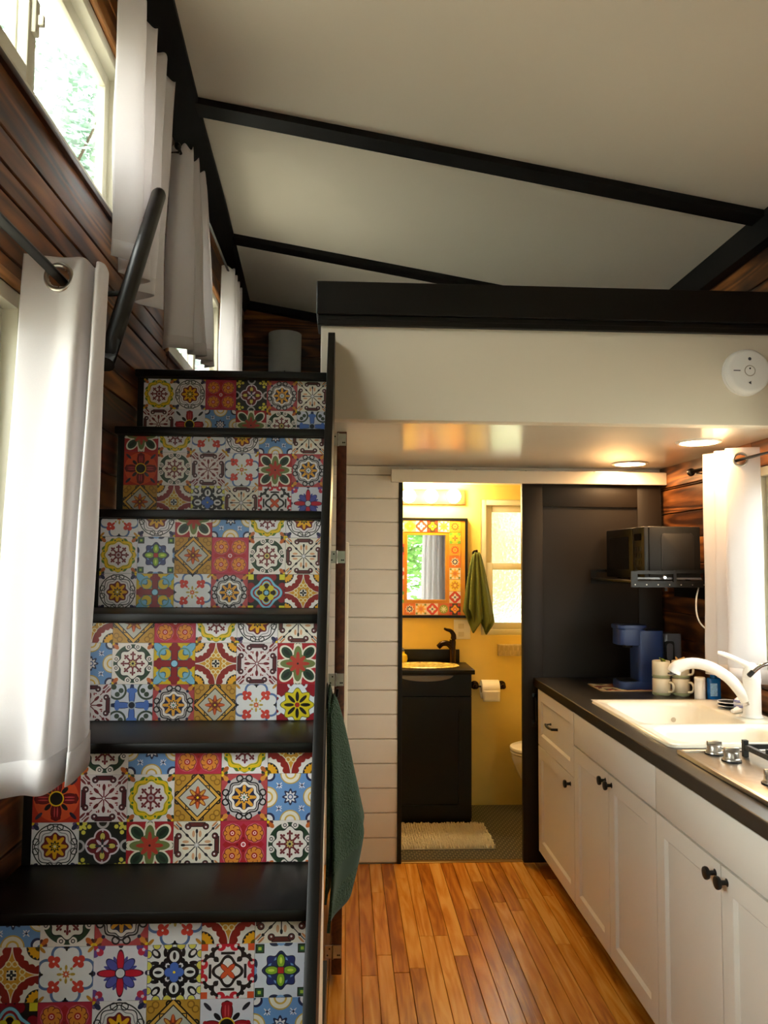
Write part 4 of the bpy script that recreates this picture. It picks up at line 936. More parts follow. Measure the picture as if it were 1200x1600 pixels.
for lo_, lb in ((((1.372, 3.305, CT)), 'bottom cream mug of the stack against the blue machine'), ((1.372, 3.305, CT + .0745), 'top cream mug with a green packet in it'), ((1.456, 3.300, CT), 'bottom cream mug of the stack nearer the window curtain'), ((1.456, 3.300, CT + .0745), 'top cream mug with small tan packets in it')): make_mug(lo_, lb)
o = box('tea_packet', (-.016, -.02, -.0015), (.016, .02, .0015), plain('green_foil', '#7f9a2c', .35), None, bev=.001); o.location = (1.382, 3.303, CT + .0745 + .070); o.rotation_euler = (.3, 1.0, .5); tag(o, 'small green and black packet sticking out of a mug', 'packet')
o2 = box('packet_stripe', (-.0165, -.006, -.0018), (.0165, .006, .0018), M_bplastic, o); o2.location = (0, .008, 0)
for i, (dx, rz) in enumerate(((-.012, .4), (.012, -.3))):
    o = box('sugar_packet', (-.012, -.016, -.002), (.012, .016, .002), plain('tan_paper%d' % i, '#c8a264', .8), None, bev=.001); o.location = (1.456 + dx, 3.300, CT + .0745 + .074); o.rotation_euler = (.9, .6 - i, rz); tag(o, ('tan paper packet leaning left in the mug by the curtain', 'tan paper packet leaning right in the mug by the curtain')[i], 'packet', 'paper packets in the mug')
cn = empty('canister', (1.474, 3.085, .9212), 'slim white cylinder standing beside the blue soap bottle', 'canister')
lathe('tube', [(.0215, 0), (.022, .002), (.022, .082), (.021, .084)], (1.482, 3.176, CT), M_wplastic, cn); lathe('lid', [(.0225, 0), (.0225, .010), (.020, .013), (0, .013)], (1.482, 3.176, CT + .084), M_wplastic, cn)
sb = empty('soap_bottle', (1.51, 3.11, .9212), 'blue translucent dish soap bottle with pale label', 'bottle')
bm = nb(); aprism(bm, rrect(1.512, 1.566, 3.155, 3.188, .012, 4), 'z', CT, CT + .095); bmesh.ops.bevel(bm, geom=[e_ for e_ in bm.edges if abs(e_.verts[0].co.z - e_.verts[1].co.z) < 1e-6], offset=.006, segments=2, profile=.5, affect='EDGES'); obj('bottle_body', bm, M_soap, sb, smooth=True)
box('label', (1.517, 3.1535, CT + .022), (1.546, 3.1552, CT + .074), M_soapl, sb); lathe('cap', [(.014, 0), (.013, .012), (.008, .016), (.006, .024)], (1.539, 3.172, CT + .095), M_soap, sb)
for i, (z_, lb) in enumerate(((.9215, 'lower dark dish with pale rim by the faucet'), (.9345, 'upper dark dish with pale rim by the faucet'))):
    dd = empty('dish', (1.495, 2.945, z_), lb, 'dish', 'dark dishes on the sink deck')
    lathe('plate', [(0, 0), (.028, 0), (.034, .003), (.046, .0105), (.044, .0115), (.032, .006), (0, .004)], (1.498, 2.955, z_), M_bplastic, dd, segs=28, sx=.92, sy=1.15); torus('rim', (1.498, 2.955, z_ + .011), (0, 0, 1), .045, .0018, M_wplastic, dd, S1=30, S2=6)
br = empty('dish_brush', (1.51, 2.87, .922), 'round scrub brush with blue and white bristles beside the faucet', 'brush')
o = lathe('bristles', [(0, 0), (.014, .002), (.022, .012), (.024, .022), (.021, .034), (.012, .042), (0, .044)], (1.496, 2.874, .933), M_wplastic, br, segs=20)
for i in range(5): lathe('bristle_band', [(.0225, 0), (.0246, .0015), (.0225, .003)], (1.496, 2.874, .942 + i * .0055), plain('blue_bristle%d' % i, '#243a9a', .5), o, segs=20)
tube('brush_handle', spline([(1.496, 2.874, .936), (1.470, 2.855, .932), (1.445, 2.838, .931)], 8), [.012, .013, .013, .012, .011, .010, .009, .008, .006], M_wplastic, br)
box_ = empty('dark_jar', (1.585, 2.75, CT), 'small black jar in the corner behind the white faucet', 'jar')
lathe('jar_body', [(.026, 0), (.028, .004), (.028, .075), (.022, .085)], (1.589, 2.70, CT), M_bplastic, box_); lathe('lid', [(.024, 0), (.024, .014), (.02, .018)], (1.589, 2.70, CT + .085), M_gplastic, box_)

# ------------------------------------------------------------------ microwave on its wall rack
mwX = (1.288, 1.537); mwY = (3.262, 3.745); mwZ = (1.408, 1.640)
mw = empty('microwave', (1.40, 3.5, mwZ[0]), 'black microwave sitting on the wall rack', 'microwave')
box('case', (mwX[0] + .022, mwY[0], mwZ[0] + .008), (mwX[1], mwY[1], mwZ[1]), M_gplastic, mw, bev=.005)
bm = nb(); aprism(bm, rrect(mwX[0] + .075, mwX[1] - .03, mwZ[0] + .03, mwZ[1] - .028, .018, 5), 'y', mwY[0] - .0035, mwY[0] + .001); bmesh.ops.bevel(bm, geom=[e_ for e_ in bm.edges if all(v.co.y < mwY[0] - .003 for v in e_.verts)], offset=.003, segments=2, profile=.5, affect='EDGES'); obj('embossed_panel', bm, plain('mw_side', '#120f0c', .55), mw, smooth=True)
dw = box('microwave_door', (mwX[0], mwY[0] + .135, mwZ[0] + .006), (mwX[0] + .021, mwY[1] - .001, mwZ[1] - .001), M_bplastic, mw, bev=.004)
box('door_window', (mwX[0] - .0015, mwY[0] + .18, mwZ[0] + .045), (mwX[0] + .002, mwY[1] - .05, mwZ[1] - .04), M_dglass, dw)
cp = box('control_panel', (mwX[0], mwY[0] + .001, mwZ[0] + .006), (mwX[0] + .021, mwY[0] + .133, mwZ[1] - .001), M_bplastic, mw, bev=.003)
box('display', (mwX[0] - .0015, mwY[0] + .03, mwZ[1] - .06), (mwX[0] + .002, mwY[0] + .11, mwZ[1] - .03), M_dglass, cp)
for r_ in range(4):
    for c_ in range(3): box('button', (mwX[0] - .002, mwY[0] + .03 + c_ * .028, mwZ[0] + .035 + r_ * .03), (mwX[0] + .002, mwY[0] + .05 + c_ * .028, mwZ[0] + .055 + r_ * .03), M_gplastic, cp)
for fx in (mwX[0] + .05, mwX[1] - .04):
    for fy in (mwY[0] + .04, mwY[1] - .04): lathe('foot', [(.012, 0), (.012, .0095)], (fx, fy, mwZ[0] - .0005), M_bplastic, mw, segs=12)
rk = empty('microwave_rack', (1.6, 3.5, 1.36), 'black perforated steel wall rack carrying the microwave', 'rack')
box('shelf', (1.218, 3.240, 1.396), (1.617, 3.770, 1.4068), M_bplastic, rk, bev=.002)
for y_, nm in ((3.232, 'near'), (3.770, 'far')):
    bm = nb(); A = [(1.218, 1.378), (1.617, 1.378), (1.617, 1.452), (1.50, 1.455), (1.24, 1.447), (1.218, 1.436)]
    ov, iv = [bm.verts.new((a, y_, b)) for a, b in A], None
    hole = rrect(1.245, 1.40, 1.400, 1.432, .010, 3); hole2 = rrect(1.415, 1.53, 1.402, 1.438, .010, 3)
    bm.free(); bm = nb()
    for q in ((1.218, 1.617, 1.378, 1.400), (1.218, 1.246, 1.400, 1.446), (1.246, 1.402, 1.434, 1.449), (1.402, 1.416, 1.400, 1.450), (1.416, 1.535, 1.438, 1.453), (1.535, 1.617, 1.400, 1.454)): abox(bm, (q[0], y_, q[2]), (q[1], y_ + .008, q[3]))
    arm = obj('side_arm', bm, M_bplastic, rk)
    if nm == 'near':
        for i in range(7): lathe('rivet', [(.003, 0), (.002, .0015)], (1.235 + i * .05, y_, 1.389), M_steel, arm, axis=(0, -1, 0), segs=8)
        box('slide_bar', (1.25, y_ + .010, 1.412), (1.53, y_ + .016, 1.420), M_greyt, arm)
        lathe('knob', [(.007, 0), (.009, .006), (.006, .012)], (1.36, y_, 1.42), M_chrome, arm, axis=(0, -1, 0), segs=12); lathe('peg', [(.008, 0), (.008, .014)], (1.37, y_ + .004, 1.362), M_bplastic, arm, segs=10)
box('wall_plate', (1.606, 3.30, 1.32), (1.6185, 3.70, 1.395), M_bmetal, rk, bev=.002)
tag(tube('power_cord', spline([(1.522, 3.255, 1.376), (1.508, 3.248, 1.33), (1.504, 3.24, 1.27), (1.518, 3.235, 1.225), (1.552, 3.23, 1.198), (1.612, 3.225, 1.19)], 24), .0035, M_wplastic, None, segs=8), 'thin white power cord hanging below the microwave', 'cord')

# ------------------------------------------------------------------ lights in the loft underside and detector
for (x_, y_), lb in (((1.402, 2.975), 'round recessed downlight nearer the loft edge'), ((1.378, 3.655), 'round recessed downlight nearer the charcoal door')):
    dl = empty('downlight', (x_, y_, ZL), lb, 'light', 'recessed downlights under the loft')
    lathe('trim_ring', [(.088, 0), (.086, -.004), (.072, -.006), (.070, -.002)], (x_, y_, ZL - .0002), M_wplastic, dl, segs=36); lathe('lens', [(.0695, 0), (.0695, -.003)], (x_, y_, ZL - .0015), M_led, dl, segs=36)
sd = empty('smoke_detector', (1.39, 2.595, 2.148), 'round white smoke alarm on the loft face', 'smoke alarm'); dc = (1.392, 2.5945, 2.148)
lathe('mount', [(.082, 0), (.081, .012)], dc, M_wplastic, sd, axis=(0, -1, 0), segs=40); lathe('cover', [(.079, .012), (.078, .028), (.072, .036), (.066, .038), (0, .039)], dc, M_wplastic, sd, axis=(0, -1, 0), segs=40)
torus('test_button', (dc[0], dc[1] - .0385, dc[2]), (0, 1, 0), .018, .0016, plain('detector_grey', '#b9b0a2', .5), sd); lathe('button_mark', [(.003, 0), (.003, .001)], (dc[0], dc[1] - .039, dc[2] + .008), M_gplastic, sd, axis=(0, -1, 0), segs=10)
lathe('status_light', [(.006, 0), (.004, .0012)], (dc[0], dc[1] - .0385, dc[2] + .042), M_greyt, sd, axis=(0, -1, 0), segs=10); lathe('vent_mark', [(.007, 0), (.005, .0012)], (dc[0], dc[1] - .0385, dc[2] - .042), M_greyt, sd, axis=(0, -1, 0), segs=3); box('slot', (dc[0] - .058, dc[1] - .0395, dc[2] - .0015), (dc[0] - .034, dc[1] - .038, dc[2] + .0015), M_greyt, sd)

# ------------------------------------------------------------------ curtains and rods
def rod(nm, axis_x, z, y0, y1, label, r=.0085, wallx=None, brackets=(), mat=M_bmetal, fin=True):
    e = empty(nm, (axis_x, (y0 + y1) / 2, z), label, 'curtain rod')
    tube('pole', [(axis_x, y0, z), (axis_x, y1, z)], r, mat, e, segs=12)
    if fin:
        for y in (y0, y1): lathe('finial', [(r, 0), (r * 1.9, .004), (r * 2.0, .014), (r * 1.2, .024), (0, .027)], (axis_x, y, z), mat, e, axis=(0, 1 if y == y1 else -1, 0), segs=14)
    for y in brackets:
        b_ = tube('bracket', [(axis_x, y, z - r), (axis_x + (wallx - axis_x) * .5, y, z - r - .002), (wallx, y, z - r)], .005, mat, e, segs=8)
        lathe('rosette', [(.016, 0), (.016, .004), (.006, .007)], (wallx, y, z - r), mat, b_, axis=(1 if wallx < axis_x else -1, 0, 0), segs=14)
    return e
def curtain(nm, top, bot, zt, zb, label, group='white curtains', nu=90, nv=34, hole=None, hem=.05, par_fn=None, th=.0018):
    e = empty(nm, (top[0][0], top[0][1], zb(0) if callable(zb) else zb), label, 'curtain', group)
    P0 = spline([(a, b, 0) for a, b in top], nu); P1 = spline([(a, b, 0) for a, b in bot], nu)
    def fn(u, v):
        i = min(nu, int(round(u * nu))); p = P0[i].lerp(P1[i], v ** .8 if v > 0 else 0)
        w = .004 * math.sin(9 * v + 11 * u) * v
        z1 = zb(u) if callable(zb) else zb; z0_ = zt(u) if callable(zt) else zt
        return (p.x + w, p.y + w * .5, z0_ + (z1 - z0_) * v)
    def m_(u, v): return 0
    sheet('panel', fn, nu, nv, th, M_curtain, e, hole=hole)
    zb0 = zb
    def hemfn(u, v):
        q = Vector(fn(u, 1 - .06 * (1 - v))); return (q.x + .0012, q.y - .0022, q.z)
    sheet('hem', hemfn, nu, 2, .001, M_curtain, e)
    return e
GC = (-.600, 1.596, 2.064)
c_ = curtain('curtain', [(-.672, 1.588), (-.600, 1.600), (-.552, 1.594), (-.545, 1.645), (-.528, 1.605), (-.515, 1.615), (-.520, 1.66), (-.535, 1.70)], [(-.665, 1.50), (-.61, 1.525), (-.565, 1.51), (-.556, 1.60), (-.535, 1.53), (-.522, 1.56), (-.525, 1.63), (-.54, 1.68)], lambda u: 2.112 - .012 * u, lambda u: 1.028 + .03 * u, 'long white grommet curtain hanging beside the lower window', hole=(GC, .0225), nv=150, nu=150)
torus('grommet', (GC[0], GC[1] - .004, GC[2]), (0, 1, 0), .0265, .0055, M_steel, c_, S1=30)
rod('curtain_rod', -.600, 2.064, .10, 1.74, 'black rod through the grommet of the long white curtain', r=.0105, wallx=-.69, brackets=(.3,))
rod('curtain_rod', -.605, 3.035, .35, 2.50, 'thin black rod above the upper window', r=.007, wallx=-.69, brackets=(.5, 2.48))
pts_t = []; pts_b = []
for i in range(8):
    y = 2.03 + i * .062; pts_t.append((-.605 + (.030 if i % 2 else -.03), y)); pts_b.append((-.598 + (.036 if i % 2 else -.034), 2.02 + i * .041))
curtain('curtain', pts_t, pts_b, lambda u: 3.052 + .006 * math.sin(u * 75), lambda u: 2.285 - .05 * u, 'white curtain at the side of the upper window, over the handrail')
rod('curtain_rod', -.605, 2.935, 2.66, 4.25, 'thin black rod across the loft window', r=.006, wallx=-.69, brackets=(2.68, 4.2))
pts_t = [(-.645, 2.72), (-.60, 2.70), (-.565, 2.72), (-.600, 2.78), (-.56, 2.80), (-.60, 2.86), (-.555, 2.90), (-.60, 2.95), (-.565, 2.99), (-.60, 3.05)]
pts_b = [(-.655, 2.70), (-.62, 2.68), (-.545, 2.72), (-.58, 2.78), (-.52, 2.80), (-.57, 2.86), (-.505, 2.90), (-.56, 2.95), (-.52, 2.99), (-.57, 3.03)]
curtain('curtain', pts_t, pts_b, lambda u: 2.965 + .01 * math.sin(u * 60), lambda u: 2.22 + .02 * u, 'white curtain on the loft window at the head of the stairs')
pts_t = [(-.605 + (.03 if i % 2 else -.03), 3.80 + i * .045) for i in range(9)]; pts_b = [(-.60 + (.035 if i % 2 else -.035), 3.76 + i * .05) for i in range(9)]
curtain('curtain', pts_t, pts_b, lambda u: 2.955 + .008 * math.sin(u * 50), 2.20, 'white curtain at the far side of the loft window near the lamp')
# right wall curtain over the sink
rod('curtain_rod', 1.540, 1.888, 1.45, 3.335, 'dark rod above the sink window', r=.009, wallx=1.62, brackets=(3.30, 1.6))
c_ = curtain('curtain', [(1.59, 3.14), (1.558, 3.10), (1.487, 3.122), (1.512, 3.07), (1.492, 3.03), (1.520, 2.99), (1.500, 2.95), (1.545, 2.915), (1.610, 2.898)], [(1.59, 3.15), (1.56, 3.11), (1.490, 3.135), (1.516, 3.08), (1.494, 3.04), (1.528, 2.995), (1.498, 2.96), (1.548, 2.92), (1.613, 2.89)], 1.936, lambda u: 1.03 - .01 * u, 'cream-lit white curtain hanging beside the sink window', hole=((1.540, 2.918, 1.888), .0215), nv=120, nu=140)
torus('grommet', (1.540, 2.914, 1.888), (.25, 1, 0), .025, .0042, M_steel, c_, S1=30)
# curtain by the rear window (seen in the mirror)
curtain('curtain', [(1.20 + i * .04, YF + .08 + (.03 if i % 2 else -.03)) for i in range(10)], [(1.14 + i * .048, YF + .08 + (.035 if i % 2 else -.03)) for i in range(10)], 2.41, .25, 'pale curtain beside the rear window, reflected in the mirror')
e = empty('curtain_rod', (.8, YF + .08, 2.41), 'dark rod above the rear window', 'curtain rod'); tube('pole', [(.25, YF + .08, 2.405), (1.60, YF + .08, 2.205)], .009, M_bmetal, e)
for x_ in (.3, 1.58): tube('bracket', [(x_, YF + .08, 2.398), (x_, YF + .001, 2.398)], .005, M_bmetal, e, segs=8)

# light switch on the stair wall
sw = empty('light_switch', (XL, 2.77, 2.62), 'white switch plate on the brown wall behind the handrail', 'switch')
box('plate', (XL + .0002, 2.735, 2.625), (XL + .007, 2.815, 2.745), M_wplastic, sw, bev=.002); box('rocker', (XL + .007, 2.758, 2.655), (XL + .011, 2.792, 2.715), M_wplastic, sw, bev=.002)

# ------------------------------------------------------------------ loft furniture
nsx = empty('nightstand', (-.40, 4.72, 2.11), 'low dark nightstand under the grey lamp', 'nightstand')
box('top', (-.60, 4.50, 2.44), (-.20, 4.94, 2.465), M_brown, nsx, bev=.003); box('body', (-.58, 4.52, 2.14), (-.22, 4.92, 2.44), M_brown, nsx)
dq = box('drawer', (-.57, 4.505, 2.22), (-.23, 4.52, 2.42), M_brown, nsx, bev=.002); lathe('knob', [(.006, 0), (.006, .012), (.014, .018), (.012, .024)], (-.40, 4.505, 2.32), M_bmetal, dq, axis=(0, -1, 0), segs=12)
for fx in (-.56, -.24):
    for fy in (4.54, 4.90): box('leg', (fx - .018, fy - .018, 2.1102), (fx + .018, fy + .018, 2.14), M_brown, nsx)
lp = empty('table_lamp', (-.395, 4.70, 2.465), 'lamp with a grey drum shade in the loft', 'lamp')
lathe('base', [(.07, 0), (.07, .012), (.02, .018), (.012, .022)], (-.388, 4.70, 2.4655), M_bmetal, lp); tube('stem', [(-.388, 4.70, 2.485), (-.388, 4.70, 2.80)], .009, M_bmetal, lp)
bm = nb(); alathe(bm, [(.100, 0), (.102, .25), (.099, .25), (.097, 0)], (-.388, 4.70, 2.628), segs=36); bm.faces.ensure_lookup_table(); bmesh.ops.delete(bm, geom=[f for f in bm.faces if len(f.verts) > 4], context='FACES_ONLY'); obj('lamp_shade', bm, M_shade, lp, smooth=True)
bd = empty('bed', (.7, 3.9, 2.11), 'bed with white covers in the loft behind the black rail', 'bed')
box('mattress', (-.09, 2.86, 2.112), (1.50, 4.90, 2.215), M_bed, bd, bev=.03)
def duv(u, v):
    x_ = -.115 + u * 1.64; y_ = 2.82 + v * 1.7
    z_ = 2.235 + .012 * math.sin(9 * u + 4 * v) + .01 * math.sin(17 * v - 5 * u)
    ed = min(u, 1 - u, v) * 10
    if ed < 1: z_ -= .09 * (1 - ed) ** 2
    return (x_, y_, z_)
sheet('duvet', duv, 40, 40, .03, M_bed, bd)
for px in (.25, 1.05):
    bm = nb(); bmesh.ops.create_uvsphere(bm, u_segments=20, v_segments=12, radius=1)
    for v in bm.verts:
        sx = math.copysign(abs(v.co.x) ** .55, v.co.x); sy = math.copysign(abs(v.co.y) ** .55, v.co.y); v.co = (px + sx * .30, 4.70 + sy * .19, 2.30 + v.co.z * .07)
    obj('pillow', bm, M_bed, bd, smooth='all')

# ------------------------------------------------------------------ towel on the stair side
tw = empty('towel', (-.02, 1.9, .63), 'dark green terry towel hanging from the side of the stairs', 'towel')
def twf(u, v):
    s = u * 2 - 1
    w = .028 + .15 * min(1, v * 1.4) ** .8
    y_ = 1.865 + s * w - .05 * v
    bul = .012 + .094 * (v ** .75) * (1 - .55 * max(0, (v - .72) / .28)) 
    x_ = -.036 + bul * (1 - .85 * s * s) + .010 * math.cos(9 * s + 2 + 2 * v) * v
    low = .785 - .07 * abs(s) ** .85
    z_ = 1.165 - .02 * s * s * (1 - v) + (low - 1.165) * v
    return (x_, y_, z_)
def twm(u, v): return 1 if .74 < v < .86 or v > .97 else 0
sheet('terry', twf, 40, 48, .006, [M_towel, M_towel_b], tw, mfn=twm)
def twf2(u, v):
    q = twf(u, v * .93); return (q[0] * .55 - .02, q[1] + .012, q[2] + .02)
sheet('back_fold', twf2, 24, 24, .005, M_towel, tw)
hk = empty('towel_hook', (-.042, 1.865, 1.15), 'small dark hook on the stair side holding the green towel', 'hook')
box('plate', (-.042, 1.853, 1.13), (-.039, 1.877, 1.19), M_bmetal, hk, bev=.001); tube('prong', [(-.039, 1.865, 1.16), (-.025, 1.865, 1.152), (-.018, 1.865, 1.158), (-.016, 1.865, 1.175)], .004, M_bmetal, hk, segs=8)

# ------------------------------------------------------------------ bathroom things
vt = empty('vanity', (.41, 4.58, 0), 'black bathroom vanity cabinet with one panelled door', 'vanity')
VX = (.10, .728); VY = 4.425; VZ = .838
box('body', (VX[0], VY + .019, .0), (VX[1], BY - .002, VZ), M_black, vt)
bm = nb(); abox(bm, (VX[0], VY, .715), (VX[1], VY + .019, VZ), bev=.001); obj('apron', bm, M_black, vt)
dv = empty('vanity_door', (.41, VY, .04)); dv.parent = vt; dv.location = Vector((.41, VY, .04)) - wloc(vt)
bm = nb()
for q in ((VX[0], VX[0] + .075, .03, .710), (VX[1] - .075, VX[1], .03, .710), (VX[0] + .075, VX[1] - .075, .635, .710), (VX[0] + .075, VX[1] - .075, .03, .105)): abox(bm, (q[0], VY, q[2]), (q[1], VY + .018, q[3]))
obj('door_frame', bm, M_black, dv); box('door_panel', (VX[0] + .07, VY + .008, .10), (VX[1] - .07, VY + .018, .64), M_black, dv)
box('vanity_top', (VX[0] - .01, VY - .012, VZ), (VX[1] + .018, BY - .002, VZ + .025), M_black, vt, bev=.002); box('backsplash', (.36, BY - .022, VZ + .025), (.705, BY - .002, VZ + .105), M_black, vt, bev=.002)
bs = empty('bathroom_basin', (.44, 4.57, .863), 'oval painted basin with yellow and red rim in the black vanity', 'basin')
BCx, BCy = .475, 4.575
M_rim = plain('talavera_rim', '#e0c270', .2, noise=.5, nscale=45)
lathe('rim', [(.165, 0), (.20, .001), (.205, .006), (.195, .011), (.170, .010), (.163, .004)], (BCx, BCy, .8632), M_rim, bs, segs=44, sx=1, sy=.62)
rbnd = torus('red_band', (BCx, BCy, 0), (0, 0, 1), .19, .006, plain('red_glaze', '#a5391c', .2, noise=.3, nscale=60), bs)
rbnd.scale = (1, .62, .5); rbnd.location.z = .868 - .863
lathe('bowl', [(.165, .006), (.15, .003), (.09, .0012), (0, .001)], (BCx, BCy, .8636), M_rim, bs, segs=40, sx=1, sy=.62)
# curved bowl underside showing in the apron cut-out
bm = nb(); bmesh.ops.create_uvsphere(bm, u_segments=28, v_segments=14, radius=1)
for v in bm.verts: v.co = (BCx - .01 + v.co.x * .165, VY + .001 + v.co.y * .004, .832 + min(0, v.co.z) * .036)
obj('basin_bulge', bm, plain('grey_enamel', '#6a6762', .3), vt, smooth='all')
for i in range(3): lathe('drain_dot', [(.006, 0), (.006, .001)], (BCx - .02 + i * .02, BCy + .095, .8745), M_bplastic, bs, segs=10)
fb = empty('bathroom_faucet', (.655, 4.69, .863), 'oil-rubbed bronze single-lever faucet on the vanity', 'faucet'); fx, fy = .655, 4.69
lathe('body', [(.026, 0), (.024, .008), (.020, .015), (.019, .10), (.021, .13), (.018, .145)], (fx, fy, .8632), M_bronze, fb)
tube('spout', spline([(fx, fy, .955), (fx - .03, fy - .008, .985), (fx - .065, fy - .015, .985), (fx - .09, fy - .02, .965)], 14), [.017] * 8 + [.016] * 7, M_bronze, fb, segs=12)
tube('lever', spline([(fx + .004, fy, 1.0), (fx + .006, fy, 1.035), (fx - .01, fy, 1.06), (fx - .035, fy, 1.068), (fx - .052, fy, 1.076)], 12), [.019, .018, .017, .016, .014, .013, .012, .011, .010, .009, .008, .007, .006], M_bronze, fb, segs=12)
sj = empty('soap_jar', (.365, 4.60, .863), 'round yellow glass soap jar at the edge of the basin', 'jar')
lathe('jar', [(.018, 0), (.030, .006), (.037, .03), (.033, .052), (.018, .062), (.017, .072), (.019, .074)], (.346, 4.695, .8632), M_yglass, sj); lathe('stopper', [(.015, 0), (.017, .012), (.010, .02), (0, .022)], (.346, 4.695, .937), M_greyt, sj)

mr = empty('wall_mirror', (.51, BY, 1.14), 'mirror framed with small orange and yellow patterned tiles', 'mirror')
MX = (.263, .755); MZ = (1.136, 1.752); my = BY - .03
bm = nb()
for q in ((MX[0], MX[0] + .016, MZ[0], MZ[1]), (MX[1] - .016, MX[1], MZ[0], MZ[1]), (MX[0] + .016, MX[1] - .016, MZ[0], MZ[0] + .016), (MX[0] + .016, MX[1] - .016, MZ[1] - .016, MZ[1])): abox(bm, (q[0], my, q[2]), (q[1], BY - .001, q[3]))
obj('outer_frame', bm, M_black, mr)
bm = nb(); ix = (.376, .622); iz = (1.243, 1.650); ox = (MX[0] + .016, MX[1] - .016); oz = (MZ[0] + .016, MZ[1] - .016)
for q in ((ox[0], ix[0], oz[0], oz[1]), (ix[1], ox[1], oz[0], oz[1]), (ix[0], ix[1], oz[0], iz[0]), (ix[0], ix[1], iz[1], oz[1])): abox(bm, (q[0], my + .006, q[2]), (q[1], BY - .001, q[3]))
bdr = obj('tiled_border', bm, M_gold, mr)
box('mirror_glass', (ix[0], BY - .012, iz[0]), (ix[1], BY - .008, iz[1]), M_mirror, mr)
bm = nb()
for q in ((ix[0] - .004, ix[0] + .004, iz[0], iz[1]), (ix[1] - .004, ix[1] + .004, iz[0], iz[1]), (ix[0], ix[1], iz[0] - .004, iz[0] + .004), (ix[0], ix[1], iz[1] - .004, iz[1] + .004)): abox(bm, (q[0], my + .002, q[2]), (q[1], my + .012, q[3]))
obj('inner_bead', bm, M_gold, mr)
mtile = nb(); abox(mtile, (-.0345, -.0015, -.0345), (.0345, .0015, .0345)); me = bpy.data.meshes.new('mirror_tile'); bmesh.ops.recalc_face_normals(mtile, faces=mtile.faces); mtile.to_mesh(me); mtile.free(); me.materials.append(MINI[0])
def mt_at(x_, z_, i):
    o = bpy.data.objects.new('mirror_tile', me); C.objects.link(o); o.parent = bdr; o.location = Vector((x_, my + .0045, z_)) - wloc(bdr); o.material_slots[0].link = 'OBJECT'; o.material_slots[0].material = MINI[i]
xr, xl_ = .676, .326; zt_, zb_ = 1.700, 1.190
nx = 6; nz = 8
top_ = [3, 0, 0, 1, 2, 3, 4]; bot_ = [4, 6, 6, 3, 1, 7, 2]
for i in range(nx):
    mt_at(xl_ + (xr - xl_) * i / (nx - 1), zt_, [3, 0, 1, 2, 3, 4][i]); mt_at(xl_ + (xr - xl_) * i / (nx - 1), zb_, [4, 6, 3, 1, 7, 2][i])
for j in range(1, nz - 1):
    mt_at(xr, zt_ + (zb_ - zt_) * j / (nz - 1), [0, 5, 4, 6, 3, 0, 1, 2][j]); mt_at(xl_, zt_ + (zb_ - zt_) * j / (nz - 1), [0, 4, 2, 6, 1, 7, 5, 2][j])
# vanity light
vl = empty('vanity_light', (.5, BY, 1.85), 'wooden light bar with glowing globe bulbs over the mirror', 'light')
box('backplate', (.20, BY - .03, 1.836), (.740, BY - .001, 1.925), plain('light_bar_beige', '#7a4a24', .6), vl, bev=.004)
for x_ in (.381, .518, .657):
    s_ = lathe('socket', [(.022, 0), (.022, .025), (.018, .03)], (x_, BY - .03, 1.882), M_chrome, vl, axis=(0, -1, 0), segs=16)
    bm = nb(); bmesh.ops.create_uvsphere(bm, u_segments=20, v_segments=14, radius=.043, matrix=Matrix.Translation((x_, BY - .10, 1.882))); obj('bulb', bm, M_bulb, vl, smooth='all')
# hand towel on a hook
h2 = empty('robe_hook', (.806, BY, 1.50), 'small dark hook on the yellow wall holding the olive towel', 'hook')
lathe('rose', [(.02, 0), (.02, .006), (.008, .01)], (.806, BY - .0002, 1.535), M_bronze, h2, axis=(0, -1, 0)); tube('prong', [(.806, BY - .008, 1.535), (.806, BY - .05, 1.525), (.806, BY - .058, 1.54), (.806, BY - .058, 1.556)], .007, M_bronze, h2)
t2 = empty('hand_towel', (.81, BY - .04, 1.04), 'olive green hand towel hanging on a hook between mirror and window', 'towel')
def t2f(u, v):
    s = u * 2 - 1
    w = .018 + .078 * v ** .7
    x_ = .806 + .012 * v + s * w
    y_ = BY - .046 - .030 * math.cos(s * 7.5 + .4) * (.25 + .75 * v) * .55
    low = 1.155 - .115 * (1 - abs(abs(s - .12) - .42) / .62) - .01 * s
    return (x_, min(y_, BY - .01), 1.53 + (low - 1.53) * v)
sheet('terry', t2f, 56, 30, .006, M_towel2, t2)
def t2g(u, v):
    q = t2f(u, v); return (q[0] * .7 + .806 * .3 + .01 * v, min(q[1] - .022, BY - .03), q[2] * .92 + 1.53 * .08 + .02 * (1 - v) - .01)
sheet('front_fold', t2g, 40, 24, .006, M_towel2, t2)
op = empty('outlet_plate', (.72, BY, 1.05), 'pale outlet plate under the mirror corner behind the towel', 'outlet')
box('plate', (.672, BY - .006, 1.005), (.775, BY - .0003, 1.125), M_wplastic, op, bev=.002)
for z_ in (1.035, 1.085): box('socket_face', (.70, BY - .009, z_ - .015), (.735, BY - .006, z_ + .015), plain('outlet_face%d' % int(z_*1000), '#d8d2c4', .4), op, bev=.002)
pq = empty('wall_vent', (1.02, BY, .92), 'small slotted wooden box on the yellow wall below the window', 'vent')
box('box_body', (.945, BY - .035, .905), (1.16, BY - .0003, .975), plain('limed_wood', '#c9b78e', .6, noise=.2, nscale=40), pq, bev=.002)
for i in range(7): box('slat', (.955 + i * .029, BY - .038, .911), (.973 + i * .029, BY - .035, .969), plain('limed_slat%d' % i, '#bba87c', .6, noise=.2, nscale=40), pq)
th = empty('toilet_paper_holder', (.89, BY, .70), 'dark bronze bar holder with two round wall posts', 'holder')
